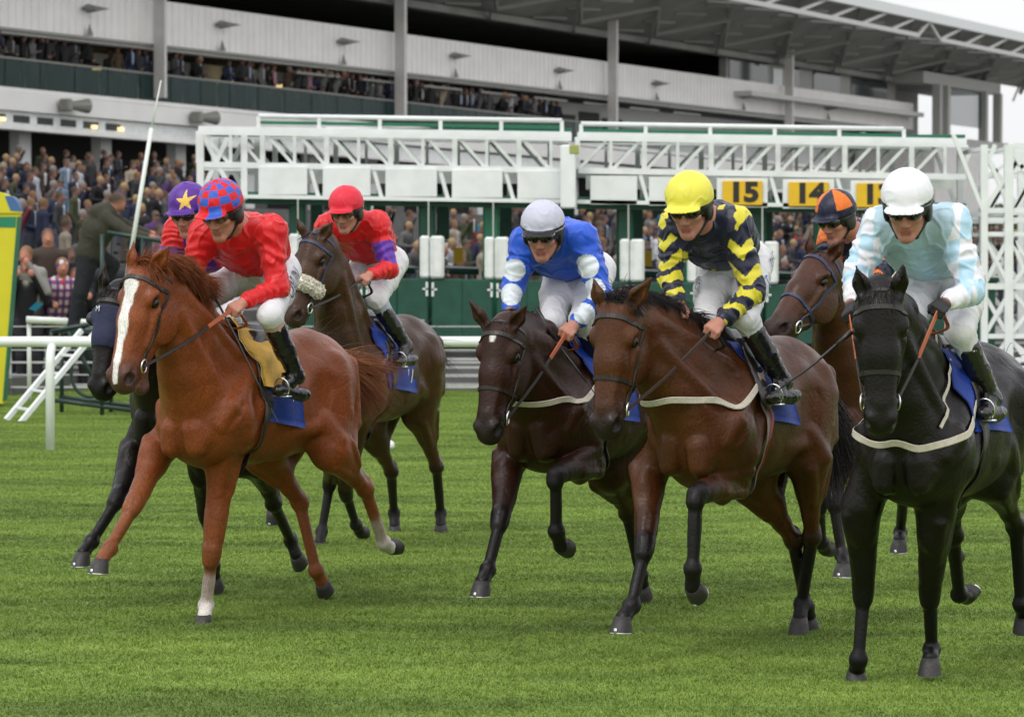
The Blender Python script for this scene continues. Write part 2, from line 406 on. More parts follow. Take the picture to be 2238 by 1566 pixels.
    for y, key in ((-1, 'er'), (1, 'el')):
        b = H(.025, .060*y, .030); lxb = b[0]
        tip = fr.P(S[key][0], S[key][1], lxb+S.get('earf', .02)); ax = nrm(tip-b); L = max(.15, min(.215, np.linalg.norm(tip-b))); tip = b+ax*L
        fc = nrm(Fh*S.get('earface', 1.)+l*y*.55); fc = nrm(fc-ax*(fc@ax))
        sd = np.cross(ax, fc)
        ne = len(hp); hp.append(cone(b, b+ax*L*.45, .032*hs, .042*hs, k=.02, col=B, sq=(fc, 1.5)))
        hp.append(cone(b+ax*L*.45, tip, .042*hs, .007*hs, k=.012, col=B, sq=(fc, 1.7)))
        hp.append(cone(b+ax*L*.22+fc*.029, b+ax*L*.86+fc*.014, .027*hs, .006*hs, k=.006, sub=True)); earid |= {id(p) for p in hp[ne:]}
    ps += hp; G['noear'] = [p for p in hp if id(p) not in earid]
    # legs
    P2 = S.get('sock', {})
    for key, y in (('RF',-1), ('LF',1), ('RH',-1), ('LH',1)):
        g = S['legs'][key]; fore = key[1] == 'F'
        r0 = fr.P(*g[0]) if g[0] else (np.array([.42,.17*y,.95]) if fore else np.array([-.36,.17*y,1.0]))
        l1, l2, l3 = (.46,.31,.10) if fore else (.47,.41,.10)
        k_ = fr.solve(r0, g[1][0], g[1][1], l1, g[1][2]); f_ = fr.solve(k_, g[2][0], g[2][1], l2, g[2][2]); c_ = fr.solve(f_, g[3][0], g[3][1], l3, g[3][2])
        G[key] = (r0, k_, f_, c_)
        sk = P2.get(key, PT); lg = PT
        ax1 = nrm(k_-r0); ax2 = nrm(f_-k_); lat = np.array([0,1.,0])
        if fore:
            c(np.array([.50,.165*y,1.15]), r0, .105, .092, k=.06)
            c(r0, k_-ax1*.10, .092, .056, k=.03); e(r0+ax1*.10+np.array([.02,0,0]), (.085,.068,.11), k=.03)
            mid = r0+(k_-r0)*.6
            ps.append(cone(mid, k_, .060, .046, k=.02, col=(S.get('knee') or lg))); 
            fw = nrm(np.array([1.,0,0])-ax2*ax2[0])
            ps.append(cone(k_-ax1*.035+fw*.008, k_+ax2*.035+fw*.006, .053, .049, k=.02, col=(S.get('knee') or lg)))
            ps.append(cone(k_+ax2*.03, f_, .037, .032, k=.012, col=lg, sq=(lat, 1.08))); ps.append(cone(k_+ax2*.05-fw*.022, f_-fw*.018, .019, .018, k=.012, col=lg, sq=(lat, 1.2)))
        else:
            hip = np.array([-.50,.13*y,1.28])
            c(hip, r0, .19, .115, k=.07); c(r0, k_-ax1*.14, .115, .050, k=.05)
            bw = nrm(np.array([-1.,0,0])-ax1*(-ax1[0]))
            c(np.array([-.74,.10*y,1.12]), r0+ax1*.20+bw*.05, .10, .065, k=.06)
            ps.append(cone(r0+ax1*.26+bw*.055, k_+bw*.050-ax1*.02, .035, .020, k=.02, col=B))
            ps.append(cone(k_-ax1*.14, k_, .048, .043, k=.02, col=B)); 
            fw = nrm(np.array([1.,0,0])-ax2*ax2[0]); 
            ps.append(cone(k_-fw*.045-ax2*.035, k_-fw*.015+ax2*.05, .024, .022, k=.02, col=lg)); ps.append(ell(k_, .056, k=.02, col=lg))
            ps.append(cone(k_+ax2*.03, f_, .040, .033, k=.012, col=lg, sq=(lat, 1.08))); ps.append(cone(k_+ax2*.05-fw*.024, f_-fw*.02, .020, .019, k=.012, col=lg, sq=(lat, 1.2)))
        ps.append(ell(f_, .046, k=.015, col=sk)); ps.append(ell(f_-fw*.026, .031, k=.015, col=sk))
        if sk != lg:
            sa = S['sockh'][key]; ps.append(cone(f_-ax2*sa, f_, .036, .036, k=.01, col=sk, sq=(lat, 1.1))); ps.append(cone(f_-ax2*sa-fw*.018, f_-fw*.018, .019, .019, k=.01, col=sk))
        ps.append(cone(f_, c_, .036, .041, k=.02, col=sk))
    G['head_prims'] = hp
    base = list(ps)
    def mus(p, q, r, pr, k, col=None):
        pq = snap(base, np.array([p, q]), 0., 8); n_ = fgrad(base, pq); pr *= 1.45; pq = pq-n_*(r-pr); ps.append(cone(pq[0], pq[1], r, r*.85, k=k*.8, col=col))
    A_ = np.array; VZ = A_([0,0,1.])
    for y in (-1, 1):
        Y_ = A_([1, y, 1.])
        for p, q, r, pr, k in (((.20,.22,1.50),(.60,.27,1.22),.055,.012,.022), ((.28,.30,1.20),(.46,.30,1.02),.085,.018,.018), ((.64,.26,1.24),(.70,.22,1.10),.06,.014,.018), ((.86,.075,1.10),(.80,.085,.97),.065,.016,.012),
            ((-.48,.27,1.46),(-.50,.30,1.14),.11,.016,.022), ((-.76,.20,1.42),(-.76,.22,1.05),.065,.018,.014), ((-.28,.30,1.10),(-.38,.30,.98),.07,.018,.02), ((-.02,.3,1.02),(-.28,.28,1.06),.06,.006,.03)):
            mus(A_(p)*Y_, A_(q)*Y_, r, pr, k, B)
        mus(tr(.86)+A_([0,.07*y,.0]), tr(.10)+A_([0,.16*y,.03]), .05, .007, .022, B); mus(cr(.80)-VZ*.07+A_([0,.08*y,0]), cr(.12)-VZ*.10+A_([0,.12*y,0]), .06, .010, .02, B)
        for key in ('LF' if y > 0 else 'RF', 'LH' if y > 0 else 'RH'):
            r0, k_, f_, c_ = G[key]; ax1 = nrm(k_-r0); fw = nrm(A_([1.,0,0])-ax1*ax1[0]); fo = key[1] == 'F'
            mus(r0+ax1*.02+fw*.08+A_([0,.05*y,0]), r0+ax1*.24+fw*.05+A_([0,.03*y,0]), .045, .012, .010, B); mus(r0+ax1*.02-fw*.06+A_([0,.06*y,0]), r0+ax1*.22-fw*.03+A_([0,.05*y,0]), .04, .012, .010, B)
    return ps, G
def hoof(fr, c_, f_, pitch, parent, m, shoe, yaw=0):
    p = R(pitch); fy = math.sin(R(yaw)); fw = np.array([math.cos(p)*math.cos(R(yaw)), fy, -math.sin(p)]); up = np.array([math.sin(p), 0, math.cos(p)]); up = nrm(up-fw*(up@fw)); lt = np.cross(up, fw)
    n = 20; rings = [(-.012,.040,.038,.0), (.0,.044,.042,.0), (-.035,.053,.050,.012), (-.070,.063,.057,.026)]
    V = []
    for (h, rx, ry, off) in rings:
        for j in range(n):
            t = 2*math.pi*j/n; x = math.cos(t)*rx; 
            if x < 0: x *= .78
            V.append(c_+fw*(x+off)+lt*math.sin(t)*ry+up*(h+(.012 if h == -.012 else 0)+(.010 if (x > 0 and h > -.06) else 0)))
    V = np.array(V); Q = [(i*n+j, (i+1)*n+j, (i+1)*n+(j+1)%n, i*n+(j+1)%n) for i in range(3) for j in range(n)]
    b = MB(); b.add(V, [q[::-1] for q in Q]); V2 = np.array([c_+up*.0, c_+fw*.02-up*.062]); b.add(np.concatenate([V[:n], V2[:1]]), tris=[(j, (j+1)%n, n) for j in range(n)])
    b.add(np.concatenate([V[3*n:], V2[1:]]), tris=[((j+1)%n, j, n) for j in range(n)])
    o = b.build('hoof', m, parent, smooth=True)
    if shoe is not None:
        b = MB(); pts = [c_+fw*((math.cos(t)*.056 if math.cos(t) > 0 else math.cos(t)*.043)+.026)+lt*math.sin(t)*.050-up*.073 for t in np.linspace(-2.5, 2.5, 22)]
        b.tube(pts, .008, n=6); tp = c_+fw*.088-up*.060; b.box(tp, (.006,.016,.026), np.stack([fw, lt, up], 1)); b.build('horseshoe', shoe, o, smooth=True)
def strap(prims, pts, w, th, name, m, parent, closed=False, off=.004, n=None, snapit=True, nor=None, mb=None, smooth=2):
    """a flat strap lying on the body along pts"""
    pts = np.array(pts, float)
    # resample
    P = np.concatenate([pts, pts[:1]]) if closed else pts
    seg = np.linalg.norm(np.diff(P, axis=0), axis=1); s = np.concatenate([[0], np.cumsum(seg)]); n = n or max(8, int(s[-1]/.022))
    q = np.linspace(0, s[-1], n, endpoint=not closed); C = np.stack([np.interp(q, s, P[:,i]) for i in range(3)], 1)
    if snapit: C = snap(prims, C, off)
    for _ in range(smooth):
        if closed: C = (np.roll(C,1,0)+2*C+np.roll(C,-1,0))/4
        else: C[1:-1] = (C[:-2]+2*C[1:-1]+C[2:])/4
    if snapit: C = snap(prims, C, off, 3)
    N = fgrad(prims, C) if nor is None else np.broadcast_to(np.asarray(nor, float), C.shape)
    T = (np.roll(C,-1,0)-np.roll(C,1,0)) if closed else np.gradient(C, axis=0); T /= np.linalg.norm(T, axis=1, keepdims=True)+1e-9
    Wd = np.cross(T, N); Wd /= np.linalg.norm(Wd, axis=1, keepdims=True)+1e-9; N = np.cross(Wd, T)
    h = w/2; V = np.concatenate([C+Wd*h-N*th*.5, C+Wd*h*.8+N*th*.5, C-Wd*h*.8+N*th*.5, C-Wd*h-N*th*.5]); k = len(C)
    Q = [(a*k+i, a*k+(i+1)%k, ((a+1)%4)*k+(i+1)%k, ((a+1)%4)*k+i) for a in range(4) for i in range(k if closed else k-1)]
    b = mb or MB(); b.add(V, Q, [] if closed else [])
    if not closed: b.add(V[[0,k,2*k,3*k]], [(0,1,2,3)]); b.add(V[[k-1,2*k-1,3*k-1,4*k-1]], [(3,2,1,0)])
    if mb is None: return b.build(name, m, parent, smooth=False), C
    return None, C
def hair(name, roots, dirs, L, m, parent, r=.0022, seg=6, droop=.3, curl=.05, seed=1, cols=None, wind=(0,0,0), Lv=.35):
    rnd = np.random.RandomState(seed); n = len(roots); roots = np.asarray(roots); D = np.asarray(dirs, float); D = D/np.linalg.norm(D, axis=1, keepdims=True)
    Ls = L*(1-Lv+2*Lv*rnd.rand(n)); P = [roots]; ck = (np.floor(roots[:,0]/.022)*7.3+np.floor(roots[:,1]/.02)*3.1+np.floor(roots[:,2]/.03)*1.7).astype(int) % 97; CN = rnd.normal(0, 1, (97,3)); CV = rnd.normal(0, 1, (97,3)); d = D+rnd.normal(0, curl*.45, (n,3))+CN[ck]*curl*1.3; cv = rnd.normal(0, curl*.5, (n,3))+CV[ck]*curl*1.1
    for i in range(seg):
        d = d+cv*.7+np.array([0,0,-droop])/seg*2+np.array(wind)/seg; d /= np.linalg.norm(d, axis=1, keepdims=True); P.append(P[-1]+d*(Ls/seg)[:,None])
    P = np.stack(P, 1); rad = r*np.array([1,1.1,1.1,1,.85,.6,.15,.1])[:seg+1]
    T = np.gradient(P, axis=1); T /= np.linalg.norm(T, axis=2, keepdims=True)+1e-9
    u = np.cross(T, rnd.normal(0,1,(n,1,3))); u /= np.linalg.norm(u, axis=2, keepdims=True)+1e-9; w = np.cross(T, u)
    V = np.stack([P+u*rad[None,:,None]*math.cos(q)+w*rad[None,:,None]*math.sin(q) for q in (0, 2.09, 4.19)], 2)  # n,seg+1,3,3
    V = V.reshape(-1,3); base = (np.arange(n)*(seg+1)*3)[:,None,None]; ii = (np.arange(seg)*3)[None,:,None]; j = np.arange(3)[None,None,:]
    j2 = (j+1)%3; Q = np.stack([base+ii+j, base+ii+j2, base+ii+3+j2, base+ii+3+j], -1).reshape(-1,4)
    cc = None
    if cols is not None:
        t = rnd.rand(n,1); c = np.array(cols[0])*(1-t)+np.array(cols[1])*t; cc = np.repeat(c, (seg+1)*3, axis=0)
    return mesh_np(name, V, Q, m, parent, cols=cc)
M_hoof = mat('hoof', (.026,.024,.023), .5, nscale=60, namt=.3, bump=.3, bscale=90)
M_shoe = mat('steel', (.75,.75,.76), .28, 1)
M_strap_dark = mat('leather_dark', (.018,.014,.013), .42, bump=.2, bscale=120)
M_strap_navy = mat('strap_navy', (.02,.028,.075), .5)
M_elastic = mat('elastic_cream', (.50,.46,.38), .7, nscale=50, namt=.12, bump=.3)
M_elastic_grey = mat('elastic_grey', (.22,.18,.17), .7, nscale=50, namt=.12, bump=.3)
M_rein_orange = mat('rein_orange', (.42,.10,.035), .5, bump=.3)
M_blue = mat('saddle_cloth_blue', (.006,.036,.27), .65, nscale=9, namt=.25, bump=.5, bscale=30)
M_white = mat('white_print', (.72,.72,.74), .6)
M_eye = mat('horse_eye', (.006,.004,.003), .22, spec=.4)
M_coat = mat('horse_coat', rough=.40, vcol=True, nscale=5, namt=.30, bump=.32, bscale=60, spec=.26)
M_hair = mat('horse_hair', rough=.5, vcol=True, spec=.3)
M_fleece = mat('sheepskin', (.86,.83,.72), .95, nscale=70, namt=.25, bump=1, bscale=110)
def horse(S):
    fr = Frame(S['O'], S['th']); root = empty('horse', fr.O, fr.rz, label=S['label'], cat='horse')
    root['group'] = 'racehorses galloping in the race'
    ps, G = horse_prims(S, fr); H = G['H']; hs = G['hs']; a, l, d = G['a'], G['l'], G['d']; HM = np.stack([a,l,d],1)
    S['fr'], S['ps'], S['G'] = fr, ps, G
    def cols(P):
        c = vcolors(ps, P)
        for y in (-1, 1):
            for cc_, rr_ in ((H(.562,.062*y,-.026), .036), (H(.168,.095*y,-.013), .030)):
                dd = np.linalg.norm(P-cc_, axis=1); w_ = np.clip((rr_*hs-dd)/.010, 0, 1)[:,None]*.85; c = c*(1-w_)+np.array([.008,.006,.006])*w_  # nostril hollows painted near black for their shade; dark eye rims
        if 'blaze' in S:
            q = (P-G['poll'])@HM/np.array([hs,G['hr'],G['hr']]); x, y, z = q.T
            wv = np.array([noise.noise(Vector(p)*14) for p in P])*.010 if len(P) < 3e5 else 0
            m = np.zeros(len(P))
            for (x0, x1, yc0, yc1, w0, w1) in S['blaze']:
                t = np.clip((x-x0)/(x1-x0), 0, 1); inside = (x > x0) & (x < x1) & (z > -.03)
                m = np.maximum(m, inside*np.clip(((w0+(w1-w0)*t)+wv-np.abs(y-(yc0+(yc1-yc0)*t)))/.005+.5, 0, 1))
            c = c*(1-m[:,None])+np.array([.72,.70,.68])*m[:,None]
        return c
    o1, o2 = Vector((float(S['key']),0,0)), Vector((0,float(S['key']),3.))
    def disp(P, N_):
        trunk = np.clip((P[:,2]-.45)/.3, .25, 1)
        a1 = np.array([noise.noise(Vector((p[0]*7,p[1]*7,p[2]*4.5))+o1) for p in P]); a2 = np.array([max(0, 1-abs(noise.noise(Vector((p[0]*11,p[1]*9,p[2]*6))+o2))*7) for p in P])
        hd_ = np.clip((np.linalg.norm(P-H(.3,0,-.05), axis=1)-.30)/.15, .12, 1); return N_*((a1*.010-a2*.0015)*trunk*hd_)[:,None]
    body = sdf_mesh('body', ps, float(os.environ.get('VOX', S.get('vox', .009))), M_coat, root, cols, disp=disp)
    sub = fr
    for key, side in (('RF','-'), ('LF','+'), ('RH','-'), ('LH','+')):
        r0, k_, f_, c_ = G[key]; hoof(fr, c_, f_, S['legs'][key][4], root, M_hoof, M_shoe if S['legs'][key][5:] else None)
    # eyes
    for y in (-1, 1):
        b = MB(); n = 12; V = []; c0 = H(.168, .083*y, -.013)
        for i in range(n+1):
            for j in range(2*n): ph, t = math.pi*i/n, math.pi*j/n; V.append(c0+(a*math.cos(ph)*.028+l*math.sin(ph)*math.cos(t)*.024+d*math.sin(ph)*math.sin(t)*.021)*hs)
        b.add(V, [(i*2*n+j, i*2*n+(j+1)%(2*n), (i+1)*2*n+(j+1)%(2*n), (i+1)*2*n+j) for i in range(n) for j in range(2*n)]); b.build('eye', M_eye, root, smooth=True)
    # nostrils are carved; their darkness is painted into the coat colours
    hp = G['head_prims']
    MS = S.get('tack', M_strap_dark)
    ring = lambda x, z0, r, lo=0, hi=2*np.pi, n=28, dx=0: [H(x+dx*math.cos(t), r*math.sin(t), z0+r*math.cos(t)) for t in np.linspace(lo, hi, n, endpoint=(hi-lo) < 6.2)]
    br = empty_part('bridle', root)
    if S.get('hood'):
        hps = [dict(p) for p in hp if not p['sub']][:18]
        for p in hps:
            if p['t'] == 'c': p['ra'] += .010; p['rb'] += .010
            else: p['r'] = p['r']+.010
        cr_ = lambda V, X, Y, Z: np.maximum(V, np.maximum(((X-H(.34,0,0)[0])*a[0]+(Y-H(.34,0,0)[1])*a[1]+(Z-H(.34,0,0)[2])*a[2]), -((X-H(.10,0,0)[0])*a[0]+(Y-H(.10,0,0)[1])*a[1]+(Z-H(.10,0,0)[2])*a[2])))
        hoodo = sdf_mesh('hood', hps, .009, mat('hood_navy', (.014,.018,.06), .75, bump=.4, bscale=40), root, cols=lambda P: np.ones((len(P),3)), crop=cr_)
        for y in (-1,1): sdf_mesh('blinker', [ell(H(.16,.115*y,-.01), (.055,.035,.05), k=.01), ell(H(.215,.135*y,-.01), (.055,.035,.042), k=.01, sub=True)], .007, mat('blinker_black', (.01,.01,.012), .4), root, cols=lambda P: np.ones((len(P),3)))
        pt = snap(hps, [H(.13,-.02,.08)], .01)[0]; surf_text('M', pt, fgrad(hps, [pt])[0], l, .035, M_white, hoodo, 0, hps, .012)
    strap(G['noear'], ring(.085,-.05,.14,-1.75,1.75,dx=-.012), .026, .006, 'browband', MS, br)
    if not S.get('noband'): strap(hp, ring(.365,-.055,.12), .022, .006, 'noseband', MS, br, closed=True)
    for y in (-1, 1):
        strap(hp, [H(.075,.11*y,-.08), H(.20,.12*y,-.075), H(.33,.10*y,-.08), H(.455,.085*y,-.085)], .020, .006, 'cheek_strap', MS, br)
        bit = snap(hp, [H(.47,.075*y,-.085)], .012)[0]; G['bit%d' % y] = bit
        b = MB(); nn = nrm(fgrad(hp, [bit])[0]); u1 = nrm(np.cross(nn, a)); u2 = np.cross(nn, u1)
        b.tube([bit+(u1*math.cos(t)+u2*math.sin(t))*.036 for t in np.linspace(0, 2*np.pi, 20, endpoint=False)], .0055, n=6, closed=True); b.build('bit_ring', M_shoe, br, smooth=True)
    strap(G['noear'], ring(-.005,-.06,.17,-2.9,2.9,dx=-.05), .024, .006, 'throat_lash', MS, br)
    if S.get('sheepskin'):
        q = snap(hp, ring(.36,-.055,.12,-1.9,1.9,n=26), .012); b = MB()
        b.tube(q, np.array([.032]+[.042]*24+[.032]), n=12); o = b.build('sheepskin_noseband', M_fleece, br, smooth=True)
        rnd = np.random.RandomState(5); me = o.data; V = np.array([v.co for v in me.vertices]); N = np.array([v.normal for v in me.vertices])
        k = rnd.randint(0, len(V), 9000); hair('fleece', V[k]+rnd.normal(0,.003,(9000,3)), N[k]+rnd.normal(0,.3,(9000,3)), .013, M_hairw, o, r=.0022, seg=3, droop=.1, curl=.4, cols=[(.90,.87,.78),(.80,.76,.63)])
    # mane, forelock, tail
    rnd = np.random.RandomState(S.get('seed', 3)); cr = np.array(G['crest']); rr = np.array(G['cr_r'])
    hc = S['hair']
    n = S.get('mane_n', 1500); t = rnd.rand(n)*(1-S.get('mane_t0',.2))+S.get('mane_t0',.2); ix = t*11; i0 = np.minimum(ix.astype(int), 10); fq = (ix-i0)[:,None]
    rt = cr[i0]*(1-fq)+cr[i0+1]*fq+np.array([0,0,1])*(rr[i0]*.9)[:,None]+rnd.normal(0,.008,(n,3))
    md = S.get('mane_dir', (-.7,-.6,.25)); D = np.array(md)[None]+rnd.normal(0,.12,(n,3))
    hair('mane', rt, D, S.get('mane_l', .085), M_hair, root, r=S.get('hair_r', .0018), droop=S.get('mane_droop', 1.3), curl=.07, seed=4, cols=hc)
    n = S.get('fore_n', 260); rt = np.array([H(-.02+.05*rnd.rand(), rnd.normal(0,.022), .045) for _ in range(n)])
    fd = S.get('fore_dir'); fd = a*.7+d*.5 if fd is None else np.array(fd)
    hair('forelock', rt, fd[None]+rnd.normal(0,.25,(n,3)), S.get('fore_l', .08), M_hair, root, r=.0018, droop=S.get('fore_droop', .6), curl=.07, seed=7, cols=hc)
    if S.get('tail'):
        T = S['tail']; n = T.get('n', 900); rt = np.array([-.83,0,1.40])+rnd.normal(0,.022,(n,3))
        hair('tail', rt, np.array(T['dir'])[None]+(rt-np.array([-.83,0,1.40]))*4*T.get('sp', .22)/.1+rnd.normal(0,T.get('sp', .22)*.4,(n,3)), T['l'], M_hair, root, r=T.get('r', .0016), seg=7, droop=T.get('droop', .6), curl=T.get('curl', .09), seed=9, cols=T.get('cols', hc), wind=T.get('wind', (0,0,0)))
    # saddle cloth, saddle, girth
    tack(S, root)
    return root
def empty_part(name, parent):
    o = bpy.data.objects.new(name, None); COL.objects.link(o); o.parent = parent; o.empty_display_size = .1; return o
M_hairw = mat('fleece_hair', rough=.9, vcol=True, spec=.1)
M_saddle = mat('saddle_leather', (.02,.016,.014), .3, bump=.25, bscale=60)
M_chamois = mat('chamois', (.70,.43,.09), .8, nscale=14, namt=.18, bump=.5, bscale=40)
def sheet(ps, fn, nu, nv, name, m, parent, off=.012, th=.006, flare=None):
    """cloth sheet lying on the body: fn(i,j)->rough point"""
    P = np.array([fn(i/(nu-1), j/(nv-1)) for i in range(nu) for j in range(nv)]); P = snap(ps, P, off)
    N = fgrad(ps, P); G = P.reshape(nu, nv, 3)
    if flare is not None: P = P+N*np.array([flare(i/(nu-1), j/(nv-1)) for i in range(nu) for j in range(nv)])[:,None]
    V = np.concatenate([P+N*th/2, P-N*th/2]); k = nu*nv; Q = []
    for i in range(nu-1):
        for j in range(nv-1): q = [i*nv+j, (i+1)*nv+j, (i+1)*nv+j+1, i*nv+j+1]; Q += [q, [x+k for x in q[::-1]]]
    bd = [i*nv for i in range(nu)]+[(nu-1)*nv+j for j in range(1,nv)]+[i*nv+nv-1 for i in range(nu-2,-1,-1)]+[j for j in range(nv-2,0,-1)]
    for x, y in zip(bd, bd[1:]+bd[:1]): Q.append([x, y, y+k, x+k])
    return mesh_np(name, V, np.array(Q), m, parent), P.reshape(nu,nv,3), N.reshape(nu,nv,3)
def tack(S, root):
    ps = [p for p in S['ps']]; A_ = np.array
    body = [p for p in ps if max(pbounds(p)[1]) < 5 and pbounds(p)[1][0] > -1.0 and pbounds(p)[0][0] < .75 and pbounds(p)[1][2] > .9]
    S['bps'] = body
    x0, x1 = S.get('cloth', (.36,-.02)); zb = S.get('clothz', 1.12)+.04
    def side(sg):
        def f(i, j): x = x0+(x1-x0)*i; z = 1.62-(1.62-zb)*j; return A_([x-.05*j, sg*(.03+.27*min(1, j*2.2)), z-.05*i*j])
        return f
    def full(i, j):
        t = (j-.5)*2; s_ = 1 if t > 0 else -1; t = abs(t); return side(s_)(i, t)
    fl = lambda i, j: .012*math.sin(9*i+3*j)*abs(j-.5)*2+.02*max(0, abs(j-.5)*2-.8)*5*i
    o, P, N = sheet(body, full, 16, 31, 'saddle_cloth', M_blue, root, off=.010, flare=fl); S['clothP'], S['clothN'] = P, N
    num = S.get('num')
    # white number marks on the cloth corner
    for txt, ii, jj, hgt, rot in S.get('num', []):
        surf_text(txt, P[ii, jj], N[ii, jj], nrm(P[min(ii+1,15), jj]-P[ii-1, jj]), hgt, M_white, o, rot, body, .018)
    if S.get('chamois'):
        def cf(i, j): x = .50-.36*i; t = j; return A_([x-.10+.06*t-.12*t*(1-i), .03+.30*min(1, t*2.0), 1.66-.34*t])
        sheet(body, cf, 12, 16, 'chamois_pad', M_chamois, root, off=.034, th=.008, flare=lambda i, j: .012*math.sin(6*i)*j+.006*math.sin(14*j+4*i))
    # saddle: small racing saddle
    sp = [cone((.26,0,1.625), (-.08,0,1.60), .045, .05, k=.02), cone((-.06,0,1.61), (-.13,0,1.64), .055, .05, k=.03), cone((.26,0,1.62), (.30,0,1.67), .04, .03, k=.03)]
    for y in (-1, 1):
        sp += [cone((.20,.09*y,1.57), (-.02,.09*y,1.56), .055, .06, k=.03), *([cone((.26,.14*y,1.54), (.34,.262*y,1.32), .085, .065, k=.04, sq=((0,1,.3), 3.4))] if S['key'] == '5' else [cone((.22,.14*y,1.54), (.26,.235*y,1.42), .05, .04, k=.04, sq=((0,1,.3), 3.4))])]
    sdf_mesh('saddle', sp, .012, M_saddle, root, cols=np.ones((1,3))*0 if False else (lambda P: np.ones((len(P),3))*.02))
    # girth
    b = MB(); gx = .29
    pts = [A_([gx+.04*math.sin(t/2)**2, .4*math.sin(t), 1.2-.42*math.cos(t)]) for t in np.linspace(-2.3, 2.3, 44)]
    strap(body, pts, .07, .008, 'girth', S.get('girthm', M_strap_dark), root, off=.016)
    if S.get('breast'):
        m_, zf, zs = S['breast']
        dz = zs-zf; pts = [A_([.20,-.30,zs]), A_([.40,-.36,zf+.62*dz]), A_([.62,-.32,zf+.27*dz]), A_([.80,-.18,zf+.05*dz]), A_([.95,0,zf]), A_([.80,.18,zf+.05*dz]), A_([.62,.32,zf+.27*dz]), A_([.40,.36,zf+.62*dz]), A_([.20,.30,zs])]
        pos = [p for p in ps if not p['sub'] and not (p['t'] == 'c' and p['b'][2] < .8)]
        strap(pos, pts, .034, .004, 'breastplate', m_, root, off=.012, smooth=10)
    if S['key'] == '7':
        pts = [S['fr'].P(u, v, x) for u, v, x in ((2008,751,.45),(2032,790,.50),(2056,830,.52),(2036,880,.62),(2031,935,.70))]; strap(pos, pts, .018, .005, 'neck_strap', m_, root, off=.012, smooth=3)
    if S['key'] == '5':
        strap(body, [A_([gx+.04*math.sin(t/2)**2, .4*math.sin(t), 1.2-.42*math.cos(t)]) for t in np.linspace(.3, 1.9, 30)], .010, .004, 'girth_stripe', mat('stripe_red', (.4,.02,.03), .6), root, off=.026, smooth=3)
def surf_text(txt, p, n, xdir, h, m, parent, rot=0, prims=None, off=.012, font_w=1.0, name='lettering', bold=.0):
    cu = bpy.data.curves.new('t', 'FONT'); cu.body = txt; cu.size = h*1.38; cu.align_x = 'CENTER'; cu.align_y = 'CENTER'; cu.extrude = 0; cu.offset = bold; cu.resolution_u = 3
    to = bpy.data.objects.new('t', cu); COL.objects.link(to); bpy.context.view_layer.update()
    me = bpy.data.meshes.new_from_object(to.evaluated_get(bpy.context.evaluated_depsgraph_get())); bpy.data.objects.remove(to); bpy.data.curves.remove(cu)
    import bmesh
    bm = bmesh.new(); bm.from_mesh(me)
    for it in range(3):
        es = [e for e in bm.edges if e.calc_length() > h*.22]
        if not es: break
        bmesh.ops.subdivide_edges(bm, edges=es, cuts=1)
    bmesh.ops.triangulate(bm, faces=bm.faces); bm.to_mesh(me); bm.free()
    n = nrm(n); x = nrm(xdir-n*(xdir@n)); y = np.cross(n, x); c, s = math.cos(R(rot)), math.sin(R(rot)); x, y = x*c+y*s, y*c-x*s
    V = np.array([v.co for v in me.vertices]); F = [list(f.vertices) for f in me.polygons]
    P = p+V[:,:1]*x*font_w+V[:,1:2]*y
    if prims is not None: P = snap(prims, P, off, 6)
    else: P = P+n*off
    bpy.data.meshes.remove(me)
    return mesh_np(name, P, np.array(F), m, parent, smooth=False)
CH = lin((148,77,37)); CHD = lin((150,86,48)); BAY = lin((92,50,32)); BAYD = lin((62,34,25)); BLK = lin((34,30,31)); NBR = lin((40,30,28))
WS = (.62,.58,.54); PK = lin((120,95,88)); GREYM = lin((60,52,50))
LT = lin((150,95,60))
